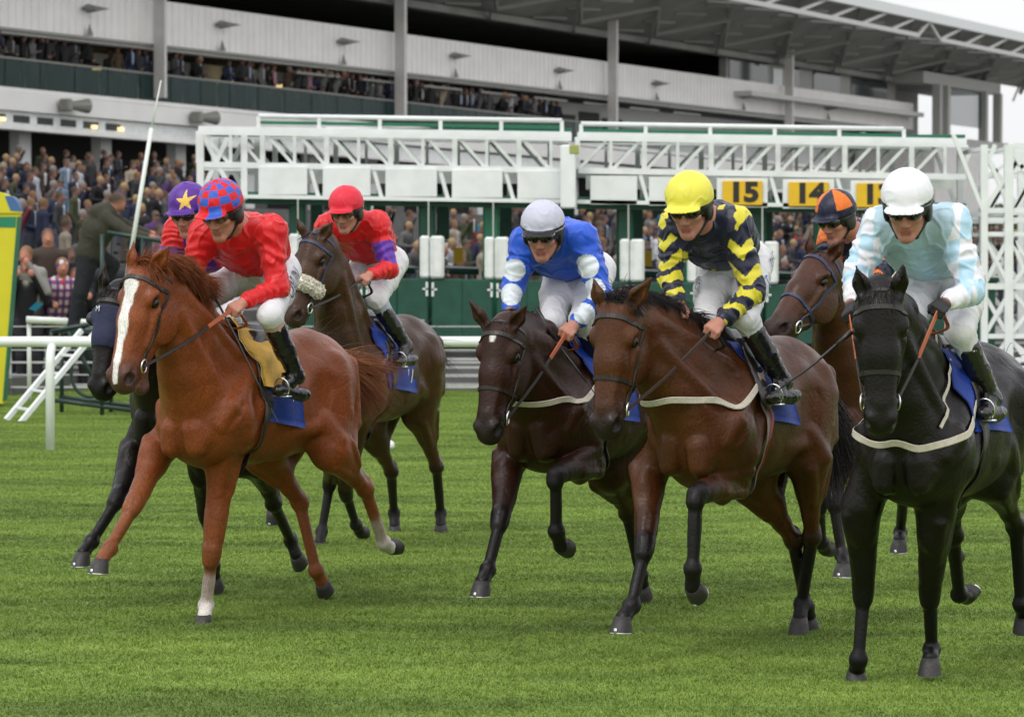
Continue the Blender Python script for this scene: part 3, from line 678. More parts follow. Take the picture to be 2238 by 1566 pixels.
HS = [
 dict(key='1', O=(-1.45,18.24), th=28, label='bright chestnut racehorse with white blaze and white sock, open mouth, leading at left', col=CH, points=CHD, belly=CHD, muzzle=lin((96,66,58)),
  poll=(322,590,1.10), head=(36,66,.68), er=(292,527), el=(372,536), mouth=.055, dark=.64, num=[('T', 9, 27, .08, 0)],
  legs=dict(RF=[(352,975,.55),(293,1105,1),(240,1196,1),(222,1224,1),-6,1], LF=[(488,985,.45),(463,1212,1),(450,1322,-1),(447,1345,1),5], RH=[(575,985,-.28),(655,1098,-1),(690,1245,-1),(704,1270,-1),55], LH=[(722,985,-.40),(798,1068,-1),(838,1186,-1),(852,1196,-1),115]),
  sock=dict(LF=WS, LH=WS), sockh=dict(LF=.17, LH=.16),
  blaze=[(.085,.105,.0,0,.025,.040),(.095,.15,.0,.008,.042,.030),(.145,.50,.008,.0,.027,.018),(.48,.60,0,.0,.016,.010)],
  hair=[lin((165,92,50)), lin((118,58,30))], hair_r=.0013, mane_dir=(-.6,.75,.15), mane_l=.17, mane_n=7000, mane_t0=.55, mane_droop=.6, fore_n=1500, fore_l=.13, fore_dir=(-.35,.65,.5), fore_droop=.9,
  tail=dict(dir=(-1,.20,.05), l=.38, n=6000, r=.0011, droop=.75, sp=.08, curl=.11, wind=(0,.25,-.1), cols=[lin((112,58,34)), lin((160,105,68))]), chamois=True, noband=True, clothz=1.07),
 dict(key='2', O=(-1.72,19.3), th=28, label='nearly black racehorse in navy hood and blinker cup, half hidden behind the chestnut leader', col=NBR, points=BLK, poll=(255,640,1.10), head=(30,70,.62), er=(230,572), el=(290,590),
  legs=dict(RF=[(300,985,.55),(258,1090,1),(200,1182,1),(182,1208,1),0,1], LF=[(440,1000,.42),(452,1120,-1),(465,1235,-1),(468,1262,-1),40], RH=[(520,1000,-.30),(590,1035,-1),(600,1098,-1),(598,1112,1),30,1], LH=[(560,1000,-.36),(598,1100,-1),(635,1180,-1),(648,1212,-1),60]),
  hair=[BLK, NBR], hood=True, noband=True, tail=dict(dir=(-.7,.1,.1), l=.5, n=500)),
 dict(key='3', dark=.55, O=(-.96,22.6), th=20, label='dark bay racehorse with cream sheepskin noseband, farthest back in the group', col=lin((86,56,36)), points=BLK, belly=lin((88,62,44)), muzzle=lin((80,58,50)),
  poll=(695,520,1.05), head=(40,60,.64), er=(646,472), el=(722,492),
  legs=dict(RF=[(735,985,.35),(722,1052,-1),(703,1160,1),(699,1185,1),10], LF=[(760,985,.30),(755,1075,-1),(778,1146,-1),(785,1158,-1),95], RH=[(805,930,-.50),(855,1030,-1),(861,1120,-1),(863,1148,1),20], LH=[(915,905,-.60),(954,1020,-1),(963,1120,-1),(964,1146,1),20]),
  hair=[BLK, NBR], sheepskin=True, tack=M_strap_navy, breast=(M_elastic_grey, 1.24, 1.40), clothz=1.08, cloth=(.46,-.05), num=[('1', 12, 27, .10, -10), ('1', 10, 27, .10, -10)], tail=dict(dir=(-.8,-.3,.0), l=.5, n=500)),
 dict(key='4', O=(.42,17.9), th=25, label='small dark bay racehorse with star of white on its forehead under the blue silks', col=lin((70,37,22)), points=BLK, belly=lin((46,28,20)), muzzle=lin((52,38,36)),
  poll=(1100,712,1.12), head=(28,68,.63), er=(1027,657), el=(1150,668),
  legs=dict(RF=[(1115,1005,.50),(1094,1136,1),(1066,1244,1),(1054,1272,1),-2,1], LF=[(1285,1010,.42),(1214,1038,1),(1216,1160,-1),(1226,1192,-1),100], RH=[(1330,1030,-.30),(1372,1120,-1),(1400,1255,-1),(1404,1280,-1),40], LH=[(1360,1000,-.38),(1386,1110,-1),(1392,1180,-1),(1396,1200,-1),70]),
  blaze=[(.085,.125,.0,.0,.014,.010)], hair=[BLK, NBR], breast=(M_elastic, 1.25, 1.46), cloth=(.46,-.05), tail=dict(dir=(-.8,-.3,.0), l=.5, n=500)),
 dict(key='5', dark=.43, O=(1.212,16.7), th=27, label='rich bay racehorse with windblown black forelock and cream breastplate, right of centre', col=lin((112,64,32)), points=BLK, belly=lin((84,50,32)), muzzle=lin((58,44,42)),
  poll=(1352,668,1.12), head=(30,73,.66), er=(1298,610), el=(1424,608),
  legs=dict(RF=[(1418,1030,.50),(1410,1196,1),(1381,1322,1),(1362,1350,1),-4,1], LF=[(1600,1052,.42),(1522,1080,1),(1514,1242,-1),(1514,1280,-1),75,1], RH=[(1645,1050,-.28),(1735,1180,-1),(1762,1325,-1),(1768,1348,-1),30], LH=[(1765,1000,-.40),(1775,1172,-1),(1752,1318,-1),(1748,1350,1),10]),
  hair=[lin((28,24,25)), lin((52,46,48))], mane_dir=(-.5,.6,.35), mane_l=.12, mane_n=2200, hair_r=.0018, mane_droop=.9, fore_n=1600, fore_l=.12, fore_dir=(-.45,.35,.75), fore_droop=1.1, breast=(M_elastic, 1.32, 1.48), clothz=1.17, girthm=M_elastic_grey,
  tail=dict(dir=(-.8,.22,-.5), l=.72, n=1800, droop=1.0, sp=.08)),
 dict(key='6', O=(2.23,19.5), th=25, label='bay racehorse with navy bridle seen behind between two rivals, head turned in profile', col=lin((98,56,36)), points=BLK, muzzle=lin((72,52,46)),
  poll=(1800,570,1.05), head=(44,38,.64), er=(1770,520), el=(1842,528),
  legs=dict(RF=[(1830,960,.45),(1822,1090,1),(1840,1210,1),(1844,1234,1),-5,1], LF=[(1850,980,.40),(1790,1100,1),(1795,1185,-1),(1802,1198,-1),110], RH=[(1930,980,-.30),(1975,1070,-1),(1968,1160,-1),(1966,1180,1),5,1], LH=[(2060,980,-.40),(2070,1080,-1),(2075,1180,-1),(2085,1200,-1),70]),
  hair=[BLK, NBR], tack=M_strap_navy, tail=dict(dir=(-.8,-.3,.0), l=.5, n=500)),
 dict(key='7', O=(2.115,15.5), th=24, dark=.21, label='jet black racehorse looking straight ahead at far right, cream straps round its chest', col=lin((42,34,30)), points=lin((32,29,31)), muzzle=lin((52,46,48)),
  poll=(1924,640,1.08), head=(2,80,.64), er=(1872,584), el=(1975,578), noband=False,
  legs=dict(RF=[(1882,1105,.50),(1888,1292,-1),(1876,1440,-1),(1872,1466,-1),8], LF=[(2045,1120,.45),(2032,1296,-1),(2036,1418,-1),(2034,1438,1),8], RH=[(2070,1060,-.30),(2083,1170,-1),(2096,1298,-1),(2112,1304,-1),135,1], LH=[(2165,1040,-.40),(2222,1150,-1),(2232,1320,-1),(2238,1345,-1),20]),
  hair=[BLK, NBR], breast=(M_elastic, 1.15, 1.44), clothz=1.20, cloth=(.52,-.05), tail=dict(dir=(-.8,-.3,.0), l=.5, n=500)),
]
for S in HS:
    f_ = S.get('dark', .44)
    for k_ in ('col','points','belly','muzzle'):
        if k_ in S: S[k_] = tuple(x*f_ for x in S[k_])
    S['points'] = tuple(x for x in S['points'])
    S['hair'] = [tuple(x*.75 for x in c) for c in S['hair']]
    if ONLY and S['key'] not in ONLY: continue
    horse(S)
# ------------------------------------------------------------------ jockeys
M_skin = mat('skin', rough=.5, vcol=True, nscale=30, namt=.08, spec=.35)
M_silk = mat('racing_silk', rough=.40, vcol=True, bump=.75, bscale=15, spec=.35, sheen=.1)
M_cap = mat('silk_cap', rough=.45, vcol=True, bump=.25, bscale=30, spec=.35)
M_breech = mat('breeches', rough=.55, vcol=True, bump=.6, bscale=16, spec=.3)
M_boot = mat('boot', (.012,.012,.013), .16, bump=.25, bscale=14, spec=.6)
M_black = mat('helmet_black', (.012,.012,.014), .4)
M_lens = mat('goggle_lens', (.006,.006,.007), .06, spec=.8)
M_lensc = mat('goggle_clear', (.10,.075,.04), .05, spec=.8, trans=.45)
M_glove = mat('black_glove', (.012,.012,.014), .4, bump=.4, bscale=40)
M_whip = mat('whip', (.02,.018,.018), .35)
M_red = mat('whip_red', (.5,.02,.03), .4)
M_blk_print = mat('black_print', (.01,.012,.03), .6); M_blue_print = mat('blue_print', (.03,.12,.40), .6)
SKIN = lin((178,124,106)); LIP = lin((150,90,82))
def head_frame(c, Fh, pitch, roll, sc):
    U = np.array([0,0,1.]); f = math.cos(R(pitch))*Fh-math.sin(R(pitch))*U; u = math.sin(R(pitch))*Fh+math.cos(R(pitch))*U; l = np.cross(u, f)
    l, u = l*math.cos(R(roll))+u*math.sin(R(roll)), u*math.cos(R(roll))-l*math.sin(R(roll))
    M = np.stack([f,l,u],1); return M, (lambda x, y, z: c+(f*x+l*y+u*z)*sc)
def face_prims(H, M, sc, skin=SKIN, hair=None, neckb=None):
    e = lambda p, r, k=.012, col=skin, **kw: ell(H(*p), np.array((r,)*3 if np.isscalar(r) else r)*sc, k=k*sc, col=col, M=M, **kw)
    c = lambda p, q, a, b, k=.012, col=skin, **kw: cone(H(*p), H(*q), a*sc, b*sc, k=k*sc, col=col, **kw)
    ps = [e((-.015,0,.035),(.096,.077,.092),k=.02, col=hair or skin), e((.032,0,-.030),(.062,.060,.082),k=.03)]
    for y in (-1,1):
        ps += [c((.0,.050*y,-.060),(.068,.014*y,-.106),.022,.020,k=.025), e((.060,.043*y,-.024),(.026,.022,.020),k=.02), e((-.012,.077*y,-.012),(.020,.010,.030),k=.006)]
    ps += [e((.078,0,-.108),(.020,.024,.019),k=.02), c((.080,-.040,.021),(.080,.040,.021),.016,.016,k=.012), c((.088,0,.006),(.113,0,-.036),.0085,.0125,k=.012)]
    for y in (-1,1):
        ps += [e((.100,.0135*y,-.042),(.012,.008,.009),k=.008), e((.098,.031*y,.001),(.018,.018,.012),k=.010,sub=True), e((.078,.031*y,.001),(.013,.014,.0125),k=.002,col=(.55,.52,.50)), e((.088,.031*y,.001),(.0055,.006,.006),k=.001,col=(.03,.02,.015))]
    ps += [c((.088,-.019,-.069),(.088,.019,-.069),.0065,.0065,k=.008,col=LIP), c((.088,-.014,-.080),(.088,.014,-.080),.0065,.0065,k=.008,col=LIP), c((.101,-.024,-.0745),(.101,.024,-.0745),.0035,.0035,k=.004,sub=True)]
    if neckb is not None: ps.append(cone(H(-.018,0,-.06), neckb, .056*sc, .062, k=.03, col=skin))
    return ps
def hand_prims(w, h, n, sc=1.0, col=SKIN, thumb=1):
    """w wrist, h hand direction, n palm normal; closed fist round the rein"""
    h = nrm(h); n = nrm(n-h*(n@h)); s = np.cross(n, h)*thumb; K = lambda a, b, c_: w+(h*a+n*b+s*c_)*sc
    ps = [cone(w-h*.03, K(.03,0,0), .027*sc, .030*sc, k=.02, col=col, sq=(n,1.3)), ell(K(.055,.004,0), np.array([.040,.018,.040])*sc, k=.012, col=col, M=np.stack([h,n,s],1))]
    for i, (o, L) in enumerate([(-.030,.86),(-.011,.96),(.009,1.0),(.029,.92)]):
        a = K(.088,.000,o); b = K(.088+.014*L,.030*L,o*1.02); c_ = K(.066,.047*L,o*1.0); d = K(.048,.030,o*.98)
        ps += [cone(K(.06,-.004,o*.9), a, .0105*sc, .0115*sc, k=.006, col=col), cone(a, b, .0110*sc, .0100*sc, k=.003, col=col), cone(b, c_, .0100*sc, .0095*sc, k=.003, col=col), cone(c_, d, .0092*sc, .0085*sc, k=.003, col=col)]
    t0, t1, t2 = K(.025,.014,.034), K(.058,.034,.046), K(.082,.048,.030)
    ps += [cone(t0, t1, .014*sc, .0115*sc, k=.008, col=col), cone(t1, t2, .0112*sc, .009*sc, k=.004, col=col)]
    return ps
def seg_t(P, a, b):
    ab = b-a; t = np.clip(((P-a)@ab)/(ab@ab), 0, 1); return t, np.linalg.norm(P-(a+t[:,None]*ab), axis=1)
def wrinkle(P, pts, amp=.005, freq=22, seed=0.):
    N = None; o1, o2 = Vector((seed,0,0)), Vector((seed,5,0)); d = np.array([noise.noise(Vector(p)*freq*.25+o1)*.8+1.1*max(0,1-abs(noise.noise(Vector((p[0]*1.4,p[1],p[2]*.8))*freq*.5+o2))*5)**1.5-.3 for p in P]); return d*amp
def cloth(name, prims, vox, m, parent, cols, amp=.005, seed=0., freq=22, crop=None, folds=()):
    V, lo = grid_field(prims, vox)
    if crop is not None:
        n = V.shape; X = (lo[0]+np.arange(n[0])*vox)[:,None,None]; Y = (lo[1]+np.arange(n[1])*vox)[None,:,None]; Z = (lo[2]+np.arange(n[2])*vox)[None,None,:]; V = crop(V, X, Y, Z).astype(np.float32)
    P, Q = surface_nets(V, lo, vox); P = relax(P, Q, 1); N = vnormals(P, Q)
    d = wrinkle(P, None, amp, freq, seed)
    for (a, b, n_, A_) in folds:      # ring folds along a limb
        t, dd = seg_t(P, a, b); ph = np.array([noise.noise(Vector(p)*9) for p in P])
        d += np.where(dd < .13, A_*np.sin(t*n_*6.283+ph*5)*np.exp(-((t-.5)/.42)**2), 0)
    P = P+N*d[:,None]
    return mesh_np(name, P, Q, m, parent, cols=cols(P))
def jockey(J):
    S = [h for h in HS if h['key'] == J['h']][0]; fr = S['fr']; root = empty('jockey', fr.O, fr.rz, label=J['label'], cat='jockey'); root['group'] = 'jockeys riding in the race'
    DX = {'head':J.get('dx',.12),'sL':J.get('dx',.12),'sR':J.get('dx',.12),'eL':J.get('dx',.12),'eR':J.get('dx',.12),'wL':J.get('dx',.12),'wR':J.get('dx',.12),'hL':.14,'hR':.14,'kL':.20,'kR':.20,'aL':.23,'tL':.23,'qL':.24}
    P_ = lambda k: fr.P(J[k][0], J[k][1], J[k][2]+DX[k]); A_ = np.array
    mir = lambda p: p*A_([1,-1,1])
    hd = P_('head'); sL, sR, eL, eR, wL, wR = [P_(k) for k in ('sL','sR','eL','eR','wL','wR')]
    hL, kL, aL, tL, qL = [P_(k) for k in ('hL','kL','aL','tL','qL')]
    yc = J.get('yc', 0); m2 = lambda p: A_([p[0], 2*yc-p[1], p[2]])
    hR = P_('hR') if 'hR' in J else hL-A_([0,.21,0]); kR = P_('kR') if 'kR' in J else m2(kL); aR, tR, qR = [m2(x) for x in (aL, tL, qL)]
    J.update(fr=fr, wLp=wL, wRp=wR, tLp=tL, tRp=tR)
    pel = (hL+hR)/2; ch = (sL+sR)/2; sp = nrm(ch-pel); up = nrm(A_([0,0,1])-sp*sp[2])
    nb = ch+sp*.03+up*.03; ins = .045
    sLi, sRi = sL+nrm(sR-sL)*ins-up*.0, sR+nrm(sL-sR)*ins
    sc = J.get('hs', 1.1); Fh = fr.yaw(J['yaw']); M, H = head_frame(hd, Fh, J['pit'], J.get('roll', 0), sc)
    skin = J.get('skin', SKIN)
    body = face_prims(H, M, sc, skin, hair=lin((70,50,38)), neckb=nb)
    body += [cone(pel, pel+(ch-pel)*.6, .12, .12, k=.05, col=skin), cone(pel+(ch-pel)*.6, ch, .12, .11, k=.05, col=skin), cone(sLi, sRi, .06, .06, k=.05, col=skin)]
    fwd = {}
    for s_, e_, w_, gl, th in ((sLi,eL,wL,J.get('glL'),1), (sRi,eR,wR,J.get('glR'),-1)):
        body += [cone(s_, e_, .048, .040, k=.03, col=skin), cone(e_, w_, .040, .028, k=.02, col=skin)]
        hdn = nrm(w_-e_)*.55+A_([.6,0,-.25]); col = (.015,.015,.017) if gl else skin
        body += hand_prims(w_, hdn, A_([-.1,-.55*th*1.0,-.85]), 1.0, col, thumb=th)
        fwd[th] = w_+nrm(hdn)*.07
    J['handL'], J['handR'] = fwd[1], fwd[-1]
    for h_, k_, a_, t_, q_ in ((hL,kL,aL,tL,qL), (hR,kR,aR,tR,qR)): body += [cone(h_, k_, .075, .052, k=.04, col=skin), cone(k_, a_, .050, .036, k=.02, col=skin), cone(a_, (q_*.5+t_*.5)+A_([0,0,.01]), .030, .016, k=.01, col=skin)]
    vox = float(os.environ.get('VOX', .006))
    sdf_mesh('body', body, max(.0052, vox*.8), M_skin, root, soft=.004)
    # jacket
    jk = [cone(sLi-up*.015, sRi-up*.015, .080, .080, k=.06), cone(pel+(ch-pel)*.22+up*.02, pel+(ch-pel)*.62+up*.03, .150, .165, k=.06), cone(pel+(ch-pel)*.62+up*.01, ch-sp*.03, .155, .125, k=.06), cone(ch, nb+sp*.03, .075, .066, k=.03),
          cone(sLi, pel+(ch-pel)*.5+(sL-ch)*.5, .085, .10, k=.06), cone(sRi, pel+(ch-pel)*.5+(sR-ch)*.5, .085, .10, k=.06)]
    for s_, e_, w_ in ((sLi,eL,wL), (sRi,eR,wR)):
        jk += [cone(s_-up*.012, s_+(e_-s_)*.5, .068, .070, k=.06), cone(s_+(e_-s_)*.5, e_, .070, .060, k=.03), cone(e_, e_+(w_-e_)*.8, .061, .046, k=.03), cone(e_+(w_-e_)*.80, w_-nrm(w_-e_)*.015, .040, .036, k=.02)]
    jc = J['jcol']
    def jcols(P):
        tL1, dL1 = seg_t(P, sL, eL); tL2, dL2 = seg_t(P, eL, wL); tR1, dR1 = seg_t(P, sR, eR); tR2, dR2 = seg_t(P, eR, wR); tt, dt = seg_t(P, pel, ch)
        dL = np.minimum(dL1, dL2); dR = np.minimum(dR1, dR2); tL = np.where(dL1 <= dL2, tL1, 1+tL2); tR = np.where(dR1 <= dR2, tR1, 1+tR2)
        arm = np.minimum(dL, dR) < .098; left = dL < dR; t = np.where(left, tL, tR)
        return jc(P, arm & (np.minimum(dL, dR)-.0 < dt-.03), left, t, tt, dict(sL=sL, sR=sR, eL=eL, eR=eR, wL=wL, wR=wR, pel=pel, ch=ch, up=up, sp=sp, fr=fr))
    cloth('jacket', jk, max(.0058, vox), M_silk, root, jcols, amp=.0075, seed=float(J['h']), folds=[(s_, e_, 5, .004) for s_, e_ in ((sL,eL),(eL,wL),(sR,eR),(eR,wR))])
    # breeches
    bp = [ell(pel-sp*.02-up*.01, (.135,.155,.12), k=.05, M=np.stack([sp, nrm(np.cross(up,sp)), up],1)), cone(pel, pel+(ch-pel)*.35, .135, .135, k=.05)]
    bt = {}
    for h_, k_, a_, i in ((hL,kL,aL,1), (hR,kR,aR,-1)):
        j = k_+(a_-k_)*.30; bt[i] = j; bp += [cone(h_, h_+(k_-h_)*.5, .098, .088, k=.06), cone(h_+(k_-h_)*.5, k_, .088, .070, k=.04), cone(k_, j, .068, .057, k=.02)]
    bc = J.get('bcol', (.66,.66,.69)); kc = J.get('kcol', bc)
    def bcols(P):
        d = np.minimum(*[seg_t(P, k_+(a_-k_)*.06, k_+(a_-k_)*.40)[1] for k_, a_ in ((kL,aL),(kR,aR))]); t = np.maximum(*[((P-k_)@nrm(a_-k_)) for k_, a_ in ((kL,aL),(kR,aR))])
        m = ((d < .085) & (t > .045))[:,None]; return np.where(m, np.array(kc)[None], np.array(bc)[None])
    br = cloth('breeches', bp, max(.0065, vox), M_breech, root, bcols, amp=.005, seed=3+float(J['h']), folds=[(hL,kL,6,.003),(hR,kR,6,.003)])
    J['bp'] = bp; J['broot'] = br; J['hLp'], J['kLp'], J['hRp'], J['kRp'] = hL, kL, hR, kR
    for k_, a_, t_, q_, i in ((kL,aL,tL,qL,1), (kR,aR,tR,qR,-1)):
        b0 = k_+(a_-k_)*.22; ps = [cone(b0, b0+(a_-b0)*.45, .063, .056, k=.02), cone(b0+(a_-b0)*.45, a_, .056, .043, k=.02), cone(a_, a_+(t_-a_)*.5, .043, .036, k=.03), cone(q_+(t_-q_)*.12+A_([0,0,.01]), q_+(t_-q_)*.3, .034, .033, k=.02), cone(q_+(t_-q_)*.3, t_, .034, .030, k=.02), ell(t_, (.05,.042,.028), k=.02)]
        cloth('boot', ps, max(.0065, vox), M_boot, root, lambda P: np.ones((len(P),3)), amp=.003, seed=i, freq=40)
    # cap, helmet, goggles
    cp = [ell(H(-.012,0,.048), np.array([.124,.108,.112])*sc, k=.01, M=M), cone(H(.09,-.045,.034), H(.09,.045,.034), .020*sc, .020*sc, k=.03, sq=(M[:,2], 1.5)), ell(H(.112,0,.030), np.array([.060,.085,.010])*sc, k=.012, M=M)]
    pk = J.get('peak', 1.)
    ftn = nrm(M[:,2]+M[:,0]*-.06); hb = H(0,0,.022)
    ptop = H(-.01,0,.155)
    if J.get('bob', True): cp.append(ell(H(-.012,0,.158), np.array([.010,.010,.006])*sc, k=.012))
    crop = lambda V, X, Y, Z: np.maximum(V, -((X-hb[0])*ftn[0]+(Y-hb[1])*ftn[1]+(Z-hb[2])*ftn[2]))
    def ccols(P):
        q = (P-H(-.012,0,.045))@M/sc; x, y, z = q.T; lon = np.degrees(np.arctan2(y, x)); lat = np.degrees(np.arctan2(z, np.hypot(x, y))); return J['ccol'](lon, lat, q)
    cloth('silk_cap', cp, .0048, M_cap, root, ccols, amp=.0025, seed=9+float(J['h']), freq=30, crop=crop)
    hl = [ell(H(-.014,0,.030), np.array([.117,.100,.100])*sc, k=.01, M=M)]
    for y in (-1,1): hl += [ell(H(-.010,.088*y,-.018), np.array([.045,.014,.050])*sc, k=.012, M=M), cone(H(.0,.080*y,-.05), H(.045,.040*y,-.115), .010*sc, .008*sc, k=.008), cone(H(.045,.040*y,-.115), H(.055,.0,-.128), .008*sc, .010*sc, k=.008)]
    n2 = nrm(M[:,2]*1-M[:,0]*-.35); h2 = H(.10,0,.020)
    crop2 = lambda V, X, Y, Z: np.where((X-h2[0])*M[0,0]+(Y-h2[1])*M[1,0]+(Z-h2[2])*M[2,0] > -.03*sc, np.maximum(V, -((X-h2[0])*n2[0]+(Y-h2[1])*n2[1]+(Z-h2[2])*n2[2])), V)
    sdf_mesh('helmet', hl, .005, M_black, root, cols=lambda P: np.ones((len(P),3))*.01)
    gz = J.get('gz', .038); gp = [ell(H(.064,.030,.008), np.array([.050,.042,gz])*sc, k=.018, M=M), ell(H(.064,-.030,.008), np.array([.050,.042,gz])*sc, k=.018, M=M)]
    gb = sdf_mesh('goggles', gp, .0045, J.get('lens', M_lens), root, cols=lambda P: np.ones((len(P),3))*.01)
    b = MB(); b.tube([H(.064+.052*math.cos(t)*1.0 if 0 else .078, .0+.062*math.cos(t), .003+.030*math.sin(t)) for t in np.linspace(0, 2*np.pi, 24, endpoint=False)], .0055*sc, n=6, closed=True)
    b.tube([H(.070,.060,.006), H(.03,.086,.012), H(-.02,.104,.016)], .009*sc, n=6); b.tube([H(.070,-.060,.006), H(.03,-.086,.012), H(-.02,-.104,.016)], .009*sc, n=6); b.build('goggle_frame', M_black, gb, smooth=True)
    return root
def pal(c0, masks):
    def f(n):
        c = np.tile(np.array(c0, float), (n, 1))
        for m, col in masks: c[m] = col
        return c
    return f
RED = (.62,.008,.012); PUR = (.085,.02,.26); BLU = (.012,.085,.56); NAVY = (.010,.012,.035); YEL = (.66,.58,.035); ORG = (.72,.16,.015); LBL = (.44,.65,.82); WHT = (.70,.71,.76)
def plain(c): return lambda P, arm, left, t, tt, g: pal(c, [])(len(P))
def j2(P, arm, left, t, tt, g): return pal(RED, [(arm & (t > .75) & (t < 1.5), PUR), (~arm & (np.abs(P[:,1]-g['ch'][1]) < .06), PUR)])(len(P))
def j3(P, arm, left, t, tt, g): return pal(RED, [(arm & (t > .42) & (t < .92), (.12,.03,.36))])(len(P))
def spots(P, g, left, R_, cs):
    m = np.zeros(len(P), bool)
    for c, r in cs: m |= np.linalg.norm(P-c, axis=1) < r
    return m
def j4(P, arm, left, t, tt, g):
    m = np.zeros(len(P), bool); V = {}
    fr = g['fr']
    for (u, v, lx, r) in ((1124,590,.45,.062),(1118,643,.50,.060),(1112,695,.60,.05),(1283,582,.36,.066),(1299,632,.36,.060),(1277,685,.46,.058),(1120,540,.38,.05)):
        if (u, v) == (1120,540): continue
        c = fr.loc(CAMP); d = nrm(fr.vec(ray(u, v))); w = P-c; s = w@d; dist = np.linalg.norm(w-s[:,None]*d, axis=1)
        mid = nrm(-d); m |= (dist < r) & (s < np.linalg.norm(fr.P(u, v, lx)-c)+.05) & arm
    return pal(BLU, [(m, (.62,.68,.72))])(len(P))
def j5(P, arm, left, t, tt, g):
    fr = g['fr']; q = P[:,1]
    e = np.where(left, g['eL'][1], g['eR'][1]); s = np.where(left, g['sL'][1], g['sR'][1])
    ctr = np.where(t < 1, s+(e-s)*t, e+(np.where(left, g['wL'][1], g['wR'][1])-e)*(t-1))
    ph = t*2.35+np.abs(q-ctr)*8+.1; m = arm & (((ph % 1) < .45))
    tors = ~arm & ((tt < .34) | ((np.abs(np.abs(P[:,1]-g['ch'][1])-.10) < .018) & (tt > .3) & ((P-g['ch'])@g['up'] > .05)) )
    star = ~arm & (tt < .52) & (np.abs(P[:,1]-g['pel'][1]-.0) < (.52-tt)*.3)
    return pal(NAVY, [(m, YEL), (tors | star, YEL)])(len(P))
def j6(P, arm, left, t, tt, g): return pal(NAVY, [(arm & ((t % .7) < .3), ORG), (~arm & (np.abs(np.abs(P[:,1]-g['ch'][1])-.12) < .035), ORG)])(len(P))
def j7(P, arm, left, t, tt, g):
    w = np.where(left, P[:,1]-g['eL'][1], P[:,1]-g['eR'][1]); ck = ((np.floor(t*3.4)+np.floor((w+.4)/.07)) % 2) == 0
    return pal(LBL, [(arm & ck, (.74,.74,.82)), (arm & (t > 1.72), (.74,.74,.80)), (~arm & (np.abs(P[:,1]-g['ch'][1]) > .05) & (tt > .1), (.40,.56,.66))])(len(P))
def capc(c): return lambda lon, lat, q: pal(c, [])(len(lon))
def cap1(lon, lat, q): return pal(RED, [((((np.floor((lon+180)/30)+np.floor((lat+5)/19)) % 2) == 0) & (lat < 80) & (lat > -4), (.03,.10,.50))])(len(lon))
def cap2(lon, lat, q):
    a = R(28); y, z = q[:,1]-.035, q[:,2]-.045; r = np.hypot(y, z)/.052; th = np.arctan2(y, z)
    k = (th % (2*np.pi/5))-np.pi/5; star = r*np.cos(np.pi/5-np.abs(k)-0) < .42
    th2 = np.abs(((th+np.pi/5) % (2*np.pi/5))-np.pi/5); rr = .42*np.sin(np.pi*.3)/np.sin(np.pi-np.pi*.3-th2+1e-6)*0+1/(1+1.55*th2/(np.pi/5))
    return pal(PUR, [((r < rr) & (q[:,0] > 0), (.80,.55,.10))])(len(lon))
def cap6(lon, lat, q): return pal(NAVY, [((((np.floor((lon+180+20)/60)) % 2) == 0) & (lat > 12), ORG)])(len(lon))
def cap4(lon, lat, q): return pal((.50,.51,.62), [((lat < 1.5) & (lat > -6), (.012,.012,.015)), (q[:,2] < -.013, (.72,.72,.74))])(len(lon))
def cap7(lon, lat, q): return pal((.74,.74,.80), [((lat < 0) & (lat > -7) & (np.hypot(q[:,0],q[:,1]) < .127), (.012,.012,.02)), (q[:,2] < -.014, (.45,.52,.60))])(len(lon))
